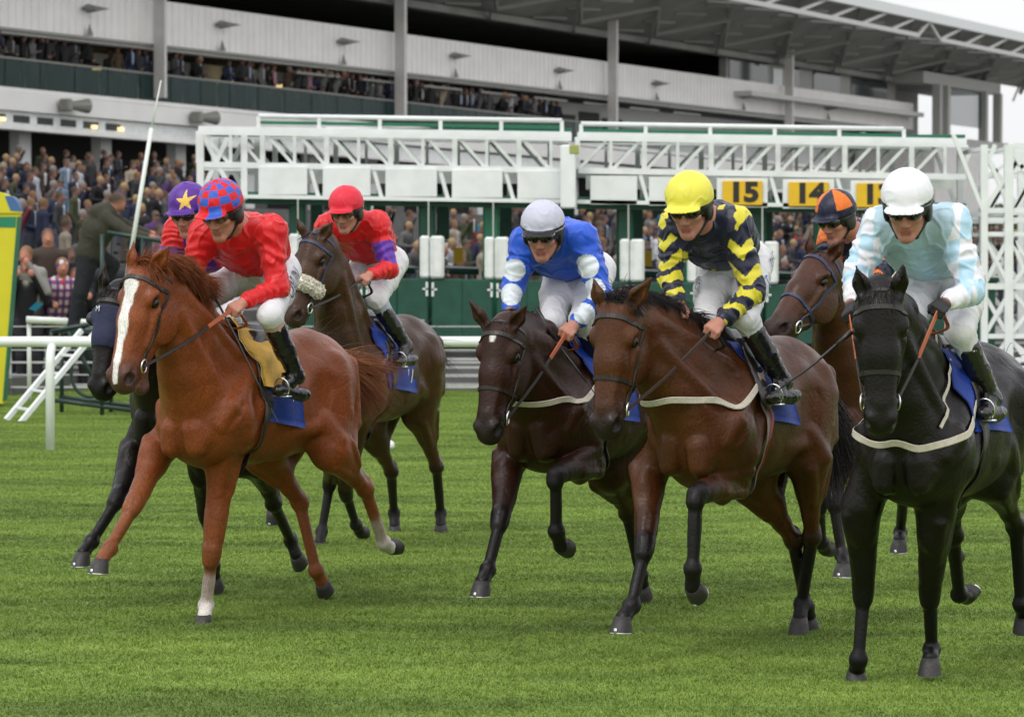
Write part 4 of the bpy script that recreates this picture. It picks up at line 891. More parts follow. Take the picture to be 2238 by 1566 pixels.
JS = [
 dict(h='1', dx=.02, label='jockey in plain red silks and a red and blue checked cap on the chestnut', head=(484,462,.50), yaw=24, pit=26, hs=1.14, sL=(606,502,.24), sR=(436,508,.30), eL=(606,628,.28), wL=(532,661,.50), eR=(420,592,.36), wR=(440,632,.52),
  hL=(620,592,-.26), kL=(590,690,.22), aL=(648,822,-.05), tL=(612,852,.10), qL=(674,868,-.14), jcol=plain(RED), ccol=cap1, kcol=lin((190,160,145)), lens=M_lensc),
 dict(h='2', dx=.0, label='mostly hidden jockey wearing a purple cap with a yellow star', head=(412,462,.50), yaw=20, pit=20, hs=1.08, sL=(500,512,.24), sR=(382,500,.30), eL=(520,600,.28), wL=(455,640,.50), eR=(368,560,.36), wR=(400,620,.52),
  hL=(520,600,-.26), kL=(500,690,.22), aL=(540,800,-.05), tL=(515,830,.10), qL=(560,850,-.14), jcol=j2, ccol=cap2),
 dict(h='3', label='jockey in red silks with purple armbands and a plain red cap, behind the pack', head=(757,461,.50), yaw=18, pit=18, hs=1.10, sL=(836,488,.22), sR=(706,494,.28), eL=(852,588,.26), wL=(808,601,.48), eR=(694,570,.34), wR=(722,596,.50),
  hL=(862,572,-.26), kL=(822,654,.20), aL=(888,758,-.05), tL=(872,790,.10), qL=(908,788,-.14), jcol=j3, ccol=capc((.66,.02,.045)), kcol=(.36,.40,.48), lens=M_lensc),
 dict(h='4', label='jockey in royal blue silks with white sleeve spots and a pale grey cap', head=(1187,508,.50), yaw=12, pit=20, hs=1.10, sL=(1288,522,.24), sR=(1136,530,.30), eL=(1316,646,.30), wL=(1256,708,.48), eR=(1120,630,.38), wR=(1114,680,.56),
  hL=(1308,590,-.26), kL=(1272,700,.22), kR=(1208,705,.22), hR=(1225,590,-.20), aL=(1330,820,-.05), tL=(1300,850,.10), qL=(1345,860,-.14), jcol=j4, ccol=cap4, glR=True),
 dict(h='5', label='jockey in navy silks with yellow chevron sleeves and a bright yellow cap', head=(1507,452,.50), yaw=20, pit=22, hs=1.13, sL=(1622,486,.24), sR=(1462,494,.30), eL=(1646,638,.28), wL=(1576,702,.48), eR=(1464,604,.36), wR=(1482,668,.52),
  hL=(1650,572,-.26), kL=(1628,694,.22), kR=(1544,700,.22), aL=(1712,836,-.05), tL=(1688,868,.10), qL=(1744,868,-.14), jcol=j5, ccol=capc((.74,.68,.08))),
 dict(h='6', label='jockey in a quartered navy and orange cap behind the pale blue rider', head=(1828,478,.50), yaw=42, pit=20, hs=1.08, sL=(1916,512,.22), sR=(1808,520,.28), eL=(1936,582,.26), wL=(1890,640,.48), eR=(1806,580,.34), wR=(1830,640,.50),
  hL=(1945,620,-.26), kL=(1920,710,.20), aL=(1970,800,-.05), tL=(1950,830,.10), qL=(1985,840,-.14), jcol=j6, ccol=cap6),
 dict(h='7', label='jockey in pale blue silks, black gloves and a white cap at far right', head=(1983,452,.52), yaw=14, pit=24, hs=1.13, sL=(2098,484,.24), sR=(1908,492,.30), eL=(2124,636,.30), wL=(2068,660,.48), eR=(1872,596,.38), wR=(1862,662,.52),
  hL=(2110,610,-.26), kL=(2098,726,.22), kR=(1985,730,.22), hR=(2010,610,-.22), aL=(2168,872,-.05), tL=(2150,902,.10), qL=(2192,906,-.14), jcol=j7, ccol=cap7, glL=True, glR=True),
]
def finish_tack(S, J):
    """reins, stirrups, whip once rider and horse exist"""
    fr, G = S['fr'], S['G']; root = [o for o in bpy.data.objects if o.name.startswith('horse') and (o.location-Vector(fr.O)).length < .01 and o.type == 'EMPTY' and o.get('label')][0]
    A_ = np.array; rm = {'1': M_strap_dark, '4': M_strap_dark, '5': mat('rein_brown', (.05,.03,.022), .45), '7': M_strap_dark}.get(S['key'], M_strap_dark)
    for s_, k in ((1,'handL'), (-1,'handR')):
        bt, hn = G['bit%d' % s_], J[k]; mid = (bt+hn)/2+A_([0,0,-.02]); q = [bt, bt*.7+hn*.3+A_([0,0,-.015]), mid, bt*.3+hn*.7+A_([0,0,-.01]), hn]
        n = A_([0, s_*1., .3])
        if S['key'] in '147':
            k_ = 3; strap(None, q[:k_+1] if S['key'] != '7' else q[:3], .018, .004, 'rein', rm, root, snapit=False, nor=n); strap(None, (q[k_:] if S['key'] != '7' else q[2:]), .024, .005, 'rein_grip', M_rein_orange, root, snapit=False, nor=n)
        else: strap(None, q, .018, .004, 'rein', rm, root, snapit=False, nor=n)
        # stirrup iron and leather
        t = J['tLp'] if s_ == 1 else J['tRp']; b = MB(); c = t+A_([-.02,0,.0]); b.tube([c+A_([.012*math.sin(a),math.cos(a)*.046,.015+math.sin(a)*.052]) for a in np.linspace(-.9, 4.04, 18)], .0045, n=6); b.box(c+A_([0,0,-.035]), (.04,.11,.010), bev=.003)
        b.build('stirrup', M_shoe, root, smooth=True)
        top = A_([.04,s_*.24,1.46]); strap(None, [top, (top+c)/2+A_([0,s_*.02,0]), c+A_([0,0,.085])], .022, .005, 'stirrup_leather', M_strap_dark, root, snapit=False, nor=(0,s_,0))
    # looped rein behind the hands
    a, b_ = J['handL'], J['handR']; loop = [a, a+A_([-.10,.02,-.10]), (a+b_)/2+A_([-.16,0,-.16]), b_+A_([-.10,-.02,-.10]), b_]
    strap(None, loop, .020, .004, 'rein_loop', M_rein_orange if S['key'] in '147' else rm, root, snapit=False, nor=(-.4,0,1))
def whip(label, pts, red=None):
    pts = [at(*p) for p in pts]; o = Vector(pts[0]); root = empty('whip', o, label=label, cat='riding whip'); root['group'] = 'whips carried by the jockeys'
    Q = [p-np.array(o) for p in pts]; b = MB(); k = len(Q); b.tube([Q[0], Q[0]+(Q[1]-Q[0])*.5, Q[1]], [.013,.011,.010], n=8); b.build('grip', M_whip, root, smooth=True)
    b = MB(); b.tube(Q[1:], list(np.linspace(.0075, .004, k-1)), n=8); b.build('shaft', red or M_whip, root, smooth=True)
    b = MB(); d = nrm(Q[-1]-Q[-2]); b.bar(Q[-1], Q[-1]+d*.08, .028, .005); b.build('flap', M_whip, root)
for J in JS:
    if ONLY and J['h'] not in ONLY: continue
    jockey(J); finish_tack([h for h in HS if h['key'] == J['h']][0], J)
def leg_text(key, txt, side, frac, h, m, along=1, angoff=0, nside=None, fw=1.0):
    J = [j for j in JS if j['h'] == key][0]
    if 'bp' not in J: return
    hp, kp = (J['hLp'], J['kLp']) if side > 0 else (J['hRp'], J['kRp']); ax = nrm(kp-hp); p0 = hp+(kp-hp)*frac
    n = nrm(np.array(nside)); n = nrm(n-ax*(n@ax)); p = p0+n*.10; surf_text(txt, p, n, ax*along, h, m, J['broot'], 0, J['bp'], .0085, font_w=fw)
leg_text('1', 'OMLIN', 1, .40, .095, M_blk_print, -1, nside=(.15,1,.1), fw=.8)
leg_text('5', 'AFORD', -1, .62, .045, M_blk_print, 1, nside=(.8,-.45,.35), fw=.9)
leg_text('5', 'CHO', 1, .06, .045, M_blk_print, 1, nside=(.3,1,.1)); leg_text('5', 'O', 1, .46, .075, M_blue_print, 1, nside=(.3,1,.1))
D0 = 17.6
if not ONLY:
    whip('black whip with rounded grip held upright at the neck of the chestnut horse', [(447,604,17.55),(470,650,17.58),(515,735,17.55),(560,830,17.5),(592,892,17.5)])
    whip('dark green whip with red end held by the jockey in blue', [(1172,672,17.3),(1215,745,17.25),(1262,808,17.2),(1282,835,17.2)])
    whip('long black whip held low by the jockey in pale blue', [(1862,724,14.75),(1830,752,14.75),(1765,806,14.8),(1706,848,14.8)])
    whip('short whip held by the jockey with purple armbands', [(742,548,22.25),(752,585,22.25),(778,650,22.3),(806,700,22.3)])
# ------------------------------------------------------------------ ground and turf
def grass_mat(name, blades=False):
    m = bpy.data.materials.new(name); m.use_nodes = True; nt = m.node_tree; b = nt.nodes['Principled BSDF']; N = nt.nodes.new; L = nt.links.new
    geo = N('ShaderNodeNewGeometry'); mp = N('ShaderNodeMapping'); mp.inputs['Scale'].default_value = (.45, 1.5, 1); L(geo.outputs['Position'], mp.inputs['Vector'])
    n1 = N('ShaderNodeTexNoise'); n1.inputs['Scale'].default_value = .9; n1.inputs['Detail'].default_value = 6; n1.inputs['Roughness'].default_value = .62; L(mp.outputs[0], n1.inputs['Vector'])
    r1 = N('ShaderNodeValToRGB'); e = r1.color_ramp.elements; e[0].position = .36; e[0].color = (.104,.165,.028,1); e[1].position = .66; e[1].color = (.215,.310,.054,1)
    x = r1.color_ramp.elements.new(.5); x.color = (.158,.244,.040,1); L(n1.outputs[0], r1.inputs[0])
    n2 = N('ShaderNodeTexNoise'); n2.inputs['Scale'].default_value = 16; n2.inputs['Detail'].default_value = 8; L(geo.outputs['Position'], n2.inputs['Vector'])
    mr = N('ShaderNodeMapRange'); mr.inputs[1].default_value = .3; mr.inputs[2].default_value = .7; mr.inputs[3].default_value = .82; mr.inputs[4].default_value = 1.18; L(n2.outputs[0], mr.inputs[0])
    mu = N('ShaderNodeVectorMath'); mu.operation = 'SCALE'; L(r1.outputs[0], mu.inputs[0]); L(mr.outputs[0], mu.inputs['Scale'])
    out = mu.outputs[0]
    if blades:
        at_ = N('ShaderNodeAttribute'); at_.attribute_name = 'Col'; mm = N('ShaderNodeMix'); mm.data_type = 'RGBA'; mm.blend_type = 'MULTIPLY'; mm.inputs[0].default_value = 1; L(out, mm.inputs[6]); L(at_.outputs['Color'], mm.inputs[7]); out = mm.outputs[2]
        b.inputs['Transmission Weight'].default_value = 0
    L(out, b.inputs['Base Color']); b.inputs['Roughness'].default_value = .55 if blades else .9; b.inputs['Specular IOR Level'].default_value = .3
    return m
gm = grass_mat('turf'); gb_ = MB(); gb_.add([(-400,-30,0),(400,-30,0),(400,900,0),(-400,900,0)], [(0,1,2,3)]); g = gb_.build('ground', gm); g['kind'] = 'structure'
def grass_patch(seed, n, L):
    rs = np.random.RandomState(seed); x = rs.rand(n,2)*1.04-.52; h = (.007+.013*rs.rand(n)); a = rs.rand(n)*6.283; le = rs.normal(0,.009,(n,2)); w = .0018+.0012*rs.rand(n)
    h *= 1+.35*np.sin(x[:,0]*9+seed)*np.cos(x[:,1]*11); dx = np.stack([np.cos(a), np.sin(a)],1)*w[:,None]; z0 = np.zeros(n)-.002
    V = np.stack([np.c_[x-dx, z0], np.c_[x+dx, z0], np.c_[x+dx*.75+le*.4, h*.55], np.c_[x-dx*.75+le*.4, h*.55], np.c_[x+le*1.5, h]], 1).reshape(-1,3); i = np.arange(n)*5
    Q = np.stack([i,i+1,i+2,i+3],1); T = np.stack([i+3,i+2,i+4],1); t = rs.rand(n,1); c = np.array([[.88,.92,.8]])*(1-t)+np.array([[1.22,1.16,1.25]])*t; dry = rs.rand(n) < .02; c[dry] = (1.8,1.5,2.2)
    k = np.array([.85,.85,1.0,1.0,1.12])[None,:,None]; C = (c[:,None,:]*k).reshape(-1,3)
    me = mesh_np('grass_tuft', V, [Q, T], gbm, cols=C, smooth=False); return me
gbm = grass_mat('grass_blades', True)
if not ONLY or 'g' in ONLY:
    tiles = [grass_patch(s, 9000, 0) for s in range(3)]
    pts = []
    for iy in range(13, 48):
        Y = iy+.5; hw = Y*.168+2.5
        for ix in range(int(math.floor(-hw)), int(math.ceil(hw))): pts.append((ix+.5, Y, 0))
    me = bpy.data.meshes.new('grass'); me.from_pydata(pts, [], []); go = bpy.data.objects.new('grass', me); COL.objects.link(go); tag(go, kind='stuff', label='short green turf of the racecourse', cat='grass')
    lib = bpy.data.collections.new('grass_tiles')
    for t in tiles: COL.objects.unlink(t); lib.objects.link(t)
    ng = bpy.data.node_groups.new('scatter', 'GeometryNodeTree'); ng.interface.new_socket('Geometry', in_out='INPUT', socket_type='NodeSocketGeometry'); ng.interface.new_socket('Geometry', in_out='OUTPUT', socket_type='NodeSocketGeometry')
    N = ng.nodes.new; gi, go_ = N('NodeGroupInput'), N('NodeGroupOutput'); ip = N('GeometryNodeInstanceOnPoints'); ci = N('GeometryNodeCollectionInfo'); ci.inputs[0].default_value = lib; ci.inputs['Separate Children'].default_value = True; ci.inputs['Reset Children'].default_value = True
    rv = N('FunctionNodeRandomValue'); rv.data_type = 'INT'; rv.inputs['Min'].default_value = 0; rv.inputs['Max'].default_value = 3; m1 = N('ShaderNodeMath'); m1.operation = 'MULTIPLY'; m1.inputs[1].default_value = math.pi/2
    cx = N('ShaderNodeCombineXYZ'); L = ng.links.new; L(rv.outputs[2], m1.inputs[0]); L(m1.outputs[0], cx.inputs[2]); L(cx.outputs[0], ip.inputs['Rotation'])
    rv2 = N('FunctionNodeRandomValue'); rv2.data_type = 'INT'; rv2.inputs['Max'].default_value = 2; rv2.inputs['Seed'].default_value = 5
    L(gi.outputs[0], ip.inputs['Points']); L(ci.outputs[0], ip.inputs['Instance']); ip.inputs['Pick Instance'].default_value = True; L(rv2.outputs[2], ip.inputs['Instance Index']); L(ip.outputs[0], go_.inputs[0])
    md = go.modifiers.new('scatter', 'NODES'); md.node_group = ng
BACK = not ONLY or 'b' in ONLY
# ------------------------------------------------------------------ materials of the background
M_rail = mat('rail_plastic', (.70,.74,.72), .4, nscale=3, namt=.06); M_wpaint = mat('white_paint', (.73,.76,.77), .45, nscale=4, namt=.08); M_wpaint2 = mat('white_paint_aged', (.70,.73,.72), .5, nscale=6, namt=.15)
M_green = mat('stall_green', (.006,.062,.038), .55, nscale=5, namt=.25, bump=.2, bscale=20); M_greenl = mat('green_paint', (.010,.14,.075), .45, nscale=5, namt=.15); M_dkgreen = mat('dark_green_tube', (.012,.035,.03), .4)
M_yel = mat('plate_yellow', (.72,.44,.012), .5, nscale=6, namt=.06); M_blk = mat('black_lettering', (.015,.014,.012), .5); M_yg = mat('yellow_green_box', (.32,.34,.10), .6)
M_grey = mat('concrete', (.11,.11,.107), .85, nscale=3, namt=.18, bump=.3, bscale=30); M_greyl = mat('step_edge', (.42,.43,.42), .8, nscale=3, namt=.12)  # concrete colour lowered to stand in for shade on the terrace
M_ypost = mat('board_yellow', (.62,.56,.015), .5, nscale=3, namt=.06); M_bluetop = mat('board_blue', (.05,.13,.30), .5)
M_wall = mat('cladding', (.86,.85,.83), .6, nscale=1.2, namt=.06); M_fascia = mat('fascia', (.84,.84,.82), .6, nscale=.8, namt=.07)
M_column = mat('stand_column', (.62,.61,.59), .6, nscale=2, namt=.1); M_inshade = mat('interior_shade', (.012,.010,.009), .9); M_soffit = mat('roof_soffit', (.25,.25,.23), .8, nscale=.6, namt=.2)  # near-black interior colour is painted shade under the stand roof
M_steel2 = mat('roof_steel', (.50,.50,.48), .5); M_window = mat('window_glass', (.02,.028,.028), .12, spec=.6); M_pier = mat('pier_white', (.72,.74,.73), .6); M_doorin = mat('room_dark', (.03,.034,.03), .6)
M_glass = mat('balustrade_glass', (.02,.06,.052), .25, spec=.25, trans=.55); M_fix = mat('floodlight_metal', (.24,.245,.22), .5); M_roofw = mat('roof_edge', (.66,.70,.69), .5)
M_lamp = bpy.data.materials.new('lamp_warm'); M_lamp.use_nodes = True; q_ = M_lamp.node_tree.nodes['Principled BSDF']; q_.inputs['Emission Color'].default_value = (1,.72,.25,1); q_.inputs['Emission Strength'].default_value = 1.6
def gtube(b, p, q, r, n=8): b.tube([p, q], r, n)
if BACK:
    # running rail
    t = empty('running_rail', at(700, 985, 33.6)*np.array([1,1,0]), label='white tubular running rail crossing behind the horses', cat='rail'); off = np.array(t.location)
    zt = 1.13; b = MB(); b.tube([np.array([x, 33.6, zt])-off for x in np.linspace(-9, 2.2, 12)], .056, 14); b.build('top_tube', M_rail, t, smooth=True)
    for u in (108, 728, 1348):
        x = (u-CX)/7000*33.4; b = MB(); b.tube([np.array([x,33.42,-.05])-off, np.array([x,33.42,.9])-off, np.array([x,33.46,1.02])-off, np.array([x,33.6,1.10])-off], .048, 12); b.build('post', M_rail, t, smooth=True)
    for u, v in ((853,976),(861,927)):
        D = 7000*2.05/(v+6-555); p = at(u, v, D); b = MB(); c = np.array([0,0,0.]); V = []
        b.tube([(0,0,-.045),(0,0,-.035),(0,0,-.015),(0,0,.02),(0,0,.04),(0,0,.05)], [.01,.035,.047,.045,.03,.01], 12); o = b.build('ball', M_wpaint, None, smooth=True); o.location = (p[0], D, .045)
        tag(o, 'small white ball lying on the turf, %s of the two' % ('nearer' if v > 950 else 'farther'), 'ball', 'white balls on the turf')
    # second rail beyond
    t = empty('running_rail', (-7.5,44.5,0), label='short far white rail in front of the seated spectators at left', cat='rail'); off = np.array(t.location)
    for (u0, u1) in ((58, 148), (150, 236)):
        b = MB(); b.tube([np.array([(u-CX)/7000*44.5, 44.5, 1.14-.0003*(u-58)])-off for u in (u0, u1)], .05 if u0 < 100 else .045, 12); b.build('tube', M_rail, t, smooth=True)
    for u in (62, 232): b = MB(); x = (u-CX)/7000*44.5; b.tube([np.array([x,44.55,0])-off, np.array([x,44.55,1.1])-off], .03, 8); b.build('post', M_rail, t, smooth=True)
    # wire fence
    t = empty('wire_fence', (-5,46.5,0), label='low fence of grey wires and slats in front of the crowd', cat='fence'); off = np.array(t.location)
    for i, z in enumerate((.12,.30,.48,.66,.84,1.0)):
        b = MB(); b.box(np.array([-3.2,46.5,z])-off, (12.5,.02,.018 if i % 2 else .03)); b.build('wire', M_greyl, t)
    for k in range(7): b = MB(); b.box(np.array([-9.3+2.0*k,46.53,.55])-off, (.05,.05,1.1)); b.build('post', M_greyl, t)
    b = MB(); b.add([(-400,52,.006),(400,52,.006),(400,890,.006),(-400,890,.006)], [(0,1,2,3)]); b.build('pavement', mat('paving', (.17,.17,.165), .85, nscale=.5, namt=.15))['kind'] = 'structure'  # paving sheet added to keep green bounce light off the roof soffit
    # concrete terrace
    e_ = np.array([.424,.905,0]); n_ = np.array([.905,-.424,0]); A0 = np.array([-16.9,106,0])
    FP = lambda t_, o_, z_: A0+e_*t_+n_*o_+np.array([0,0,z_])
    RM = np.stack([e_, n_, np.array([0,0,1.])], 1)
    b = MB(); 
    for k in range(7): b.box((0, 48.2+.55*k, .055+.11*k*.5+.0), (26,.55,.11*(k+1)+.0), bev=0)
    b.build('terrace_steps', M_grey).update_tag(); o = bpy.data.objects['terrace_steps']; o['kind'] = 'structure'
    b = MB()
    for k in range(7): b.box((0, 47.93+.55*k, .11*(k+1)-.015), (26.01,.02,.035))
    bb = b.build('step_edges', M_greyl, None); bb['kind'] = 'structure'
    b = MB(); NR = 16
    TZ = lambda o_: .25+(34-o_)*.118
    for k in range(NR):
        o_ = 34-1.9*k; b.box(FP(20, o_-1, TZ(o_)/2), (170, 1.95, TZ(o_)), RM)
    o = b.build('terrace', M_grey); o['kind'] = 'structure'
    # ---------------- grandstand
    GS = empty('grandstand', A0, label='long white and grey racecourse grandstand with dark roof above the gate', cat='grandstand'); S0 = A0.copy()
    def gbox(name, t0, t1, o0, o1, z0, z1, m, parent=GS, sl=0.):
        b = MB(); v = []
        for t_ in (t0, t1):
            for o_ in (o0, o1):
                for z_ in (z0, z1): v.append(FP(t_, o_, z_-sl*t_)-S0)
        b.add(v, [(0,1,3,2),(4,6,7,5),(0,4,5,1),(2,3,7,6),(0,2,6,4),(1,5,7,3)]); return b.build(name, m, parent)
    gbox('upper_wall', -40, 97, -.4, 0, 9.55, 11.12, M_wall)
    b = MB()
    for k in range(300): b.box(FP(-40+.455*k, .012, 10.33)-S0, (.035,.03,1.5), RM)
    b.build('cladding_ribs', M_wall, GS)
    gbox('ledge', -40, 97, 0, .25, 9.42, 9.52, M_fix); gbox('beam', -40, 97, -.5, .05, 9.34, 9.41, M_fascia)
    gbox('rear_wall', -50, 97, -23, -22.4, 0, 13, M_inshade); gbox('seating_shade_sheet', -40, 97, -9, -8.6, 9.6, 13.2, M_inshade); gbox('seating_deck', -40, 97, -9, -.4, 9.4, 9.6, M_inshade)  # near-black sheets stand in for the seats lying in shade
    gbox('balcony_floor', -40, 97, -3.5, .3, 7.42, 7.56, M_fascia, sl=.008); gbox('balcony_fascia', -40, 97, .0, .35, 6.80, 7.41, M_fascia, sl=.009)
    gbox('vent_strip', -40, 97, -.2, .18, 6.30, 6.79, M_wpaint2, sl=.011); gbox('lower_edge', -40, 97, -.2, .38, 6.16, 6.29, M_fascia, sl=.011)
    for k in range(9):
        t_ = -5.2+1.42*k; gbox('vent', t_, t_+.95, .17, .20, 6.42, 6.66, M_doorin, sl=.011)
    for t_ in (-.4, 5.2, 6.9): gbox('lamp', t_, t_+.28, .19, .30, 6.42, 6.55, M_lamp, sl=.011)
    gbox('balcony_back_wall', -40, 97, -3.6, -3.4, 7.0, 9.4, M_pier)
    rs = np.random.RandomState(4); t_ = -39.5
    while t_ < 60:
        w = 1.7+rs.rand()*1.2; gbox('balcony_window', t_, t_+w, -3.38, -3.34, 7.3, 9.02 if rs.rand() < .8 else 8.8, M_doorin); t_ += w+.22+rs.rand()*.25
    for t_ in (9.9, 13.9, 19.6, 23.2): gbox('ceiling_lamp', t_, t_+.5, -3.0, -2.6, 8.72, 8.82, M_lamp)
    for k in range(46):
        t_ = -40+2.1*k; gbox('glass_panel', t_+.03, t_+2.07, .24, .26, 7.6, 8.48, M_glass, sl=.008)
    gbox('balustrade_rail', -40, 58, .20, .30, 8.49, 8.55, M_fix, sl=.008)
    for t_, w in ((9.3,.13),(28.1,.19),(50,.17),(74,.19),(-9,.15)):
        gbox('column', t_-w, t_+w*.2, .3, .75, 7.6 if t_ < 60 else 6, 13.0, M_column)
    # lower storey
    gbox('lower_back_wall', -40, 97, -6.2, -6, 2.5, 7.4, M_doorin)
    for k in range(19): gbox('lower_pier', -38.5+5.1*k, -37.8+5.1*k, -1.2, -.8, 2.5, 6.2, M_pier)
    for k in range(10): gbox('shop_panel', -12+6.3*k, -9.5+6.3*k, -5.98, -5.9, 3.2, 5.6, M_grey if k % 2 else M_window)
    # floodlights on the wall
    for u, v in ((185,20),(475,55),(740,92),(985,123),(1213,155),(1425,183),(1615,210),(1800,236)):
        k_ = (u-1119)/7000; tt = (106*k_+16.9)/(.424-.905*k_); c = FP(tt, .55, 0); s_ = 7000/c[1]; z_ = 2.05+(555-v)/s_
        fo = empty_part('floodlight', GS); b = MB(); c = FP(tt, .0, z_)-S0; 
        b.add([c+n_*.1+e_*-.25+np.array([0,0,.02]), c+n_*.1+e_*.10+np.array([0,0,.17]), c+n_*.75+e_*.55+np.array([0,0,-.0]), c+n_*.6+e_*.05+np.array([0,0,-.09]), c+n_*.1+e_*.1+np.array([0,0,-.16]), c+n_*.4+e_*.0+np.array([0,0,.10])], [], [(0,1,5),(1,2,5),(0,5,3),(5,2,3),(0,3,4),(3,2,4),(0,4,1),(4,2,1)]); b.build('lamp_body', M_fix, fo)
        b = MB(); b.bar(c, c+n_*.5, .10); b.build('bracket', M_fix, fo)
        b = MB(); c2 = FP(tt+.1, .15, 9.55)-S0; b.add([c2+e_*-.13, c2+e_*.15, c2+n_*.2, c2+np.array([0,0,.45])+e_*.03], [], [(0,1,3),(1,2,3),(2,0,3)]); b.build('marker_fin', M_fix, fo)
    for u, v in ((118,226),(404,262)):
        k_ = (u-1119)/7000; tt = (106*k_+16.9)/(.424-.905*k_); c = FP(tt, .35, 7.1-.009*tt)-S0; fo = empty_part('speaker_lamp', GS)
        b = MB(); b.box(c+n_*.3+e_*-.2, (.30,.42,.42), RM, bev=.05); b.build('housing', M_fix, fo); b = MB(); b.tube([c+n_*.3+e_*.0, c+n_*.55+e_*.75], [.12,.26], 10); b.build('horn', M_fix, fo); b = MB(); b.bar(c, c+n_*.3, .12); b.build('bracket', M_fix, fo)
    # small wall rails under the ledge (right part)
    for t_ in np.arange(20, 60, 5.5): gbox('panel_rail', t_, t_+3.6, .06, .12, 9.02, 9.10, M_fix)
    # upper glazed boxes at the right end
    M_greyw = mat('dark_grey_panel', (.36,.36,.34), .7); gbox('box_wall', 68, 96, -1.2, -.8, 11.1, 12.9, M_greyw); gbox('box_slab', 67, 96, -1.4, 1.0, 10.25, 10.5, M_steel2); gbox('box_front', 67, 96, -1.1, -.9, 10.5, 11.1, M_wall)  # darker grey panels for the right end of the stand
    for t_, w in ((68.3,5.7),(77,2),(81.3,4.5),(87.8,6.5)): gbox('box_window', t_, t_+w, -.79, -.74, 11.05, 12.3, M_window)
    gbox('box_sign', 74.8, 76.2, -.76, -.72, 11.0, 12.1, M_wpaint)
    # end tower room
    gbox('end_room_floor', 95, 112, -3, 2.0, 8.6, 9.1, M_greyw); gbox('end_room_roof', 94, 110, -3, 1.6, 12.2, 12.9, M_greyw); gbox('end_room_wall', 97, 106, -3, -2.6, 9.1, 12.2, M_greyw)
    for t_ in (96, 97.6, 105.5, 108.6): gbox('end_room_post', t_, t_+.5, 1.5, 2.0, 9.1, 12.2, M_greyw)
    gbox('end_room_glass', 98.2, 105.4, 1.6, 1.7, 9.9, 12.1, M_glass); gbox('end_base', 95, 106, -3, 2, 0, 8.6, M_column)
    # roof
    def prism(name, t0, t1, sec, m):
        b = MB(); n = len(sec); b.add([FP(t_, o_, z_)-S0 for t_ in (t0, t1) for o_, z_ in sec], [(i, (i+1)%n, n+(i+1)%n, n+i) for i in range(n)]); b.poly = [list(range(n))[::-1], list(range(n, 2*n))]; return b.build(name, m, GS)
    RZ = lambda o_: 12.6+max(0, o_+.5)*.46
    prism('roof_deck', -40, 112, [(-22,12.6),(-.5,12.6),(5,RZ(5)),(5,RZ(5)+.3),(-.5,13.0),(-22,13.0)], M_soffit); gbox('roof_edge', -40, 230, 5.0, 5.35, 15.0, 15.55, M_roofw)
    prism('roof_tip', 112, 230, [(.5,RZ(.5)),(5,RZ(5)),(5,RZ(5)+.3),(.5,RZ(.5)+.3)], M_soffit); gbox('roof_beam', -40, 97, -.8, -.2, 12.3, 12.6, M_soffit)
    b = MB(); T = lambda t_, o_, z_: FP(t_, o_, z_)-S0
    for (ta, tb) in ((52.8, 82), (86, 114), (118, 146), (150, 178)):
        m_ = int((tb-ta)/4.2); w = (tb-ta)/m_; b.bar(T(ta,5.1,14.15), T(tb,5.1,14.15), .24)
        for i in range(m_): b.bar(T(ta+w*i,5.1,14.15), T(ta+w*(i+.85),5.1,15.0), .14); b.bar(T(ta+w*i,5.1,14.15), T(ta+w*(i+.3),3.2,14.2), .09); b.bar(T(ta+w*i,5.1,14.15), T(ta+w*(i-.5),3.2,14.2), .09)
        b.bar(T(tb,5.1,14.15), T(tb+1.9,5.1,15.0), .16); b.bar(T(ta,5.1,14.15), T(ta-1.9,5.1,15.0), .16)
    b.build('roof_truss', M_steel2, GS)
    b = MB()
    for k in range(14):
        t_ = -8+9*k
        for j in range(5):
            oa, ob = 4.8-1.0*j, 4.8-1.0*(j+1); b.bar(T(t_+2*j,oa,RZ(oa)-.05), T(t_+2*(j+1),ob,RZ(ob)-.5), .10); b.bar(T(t_+4-1.5*j,oa,RZ(oa)-.5), T(t_+4-1.5*(j+1),ob,RZ(ob)-.05), .09)
        b.tube([T(t_+i*.9, 2.6-abs(i-5)*.4, RZ(2.6-abs(i-5)*.4)-.45) for i in range(11)], .10, 6)
    b.build('underside_truss', mat('truss_dark', (.22,.22,.20), .6), GS)
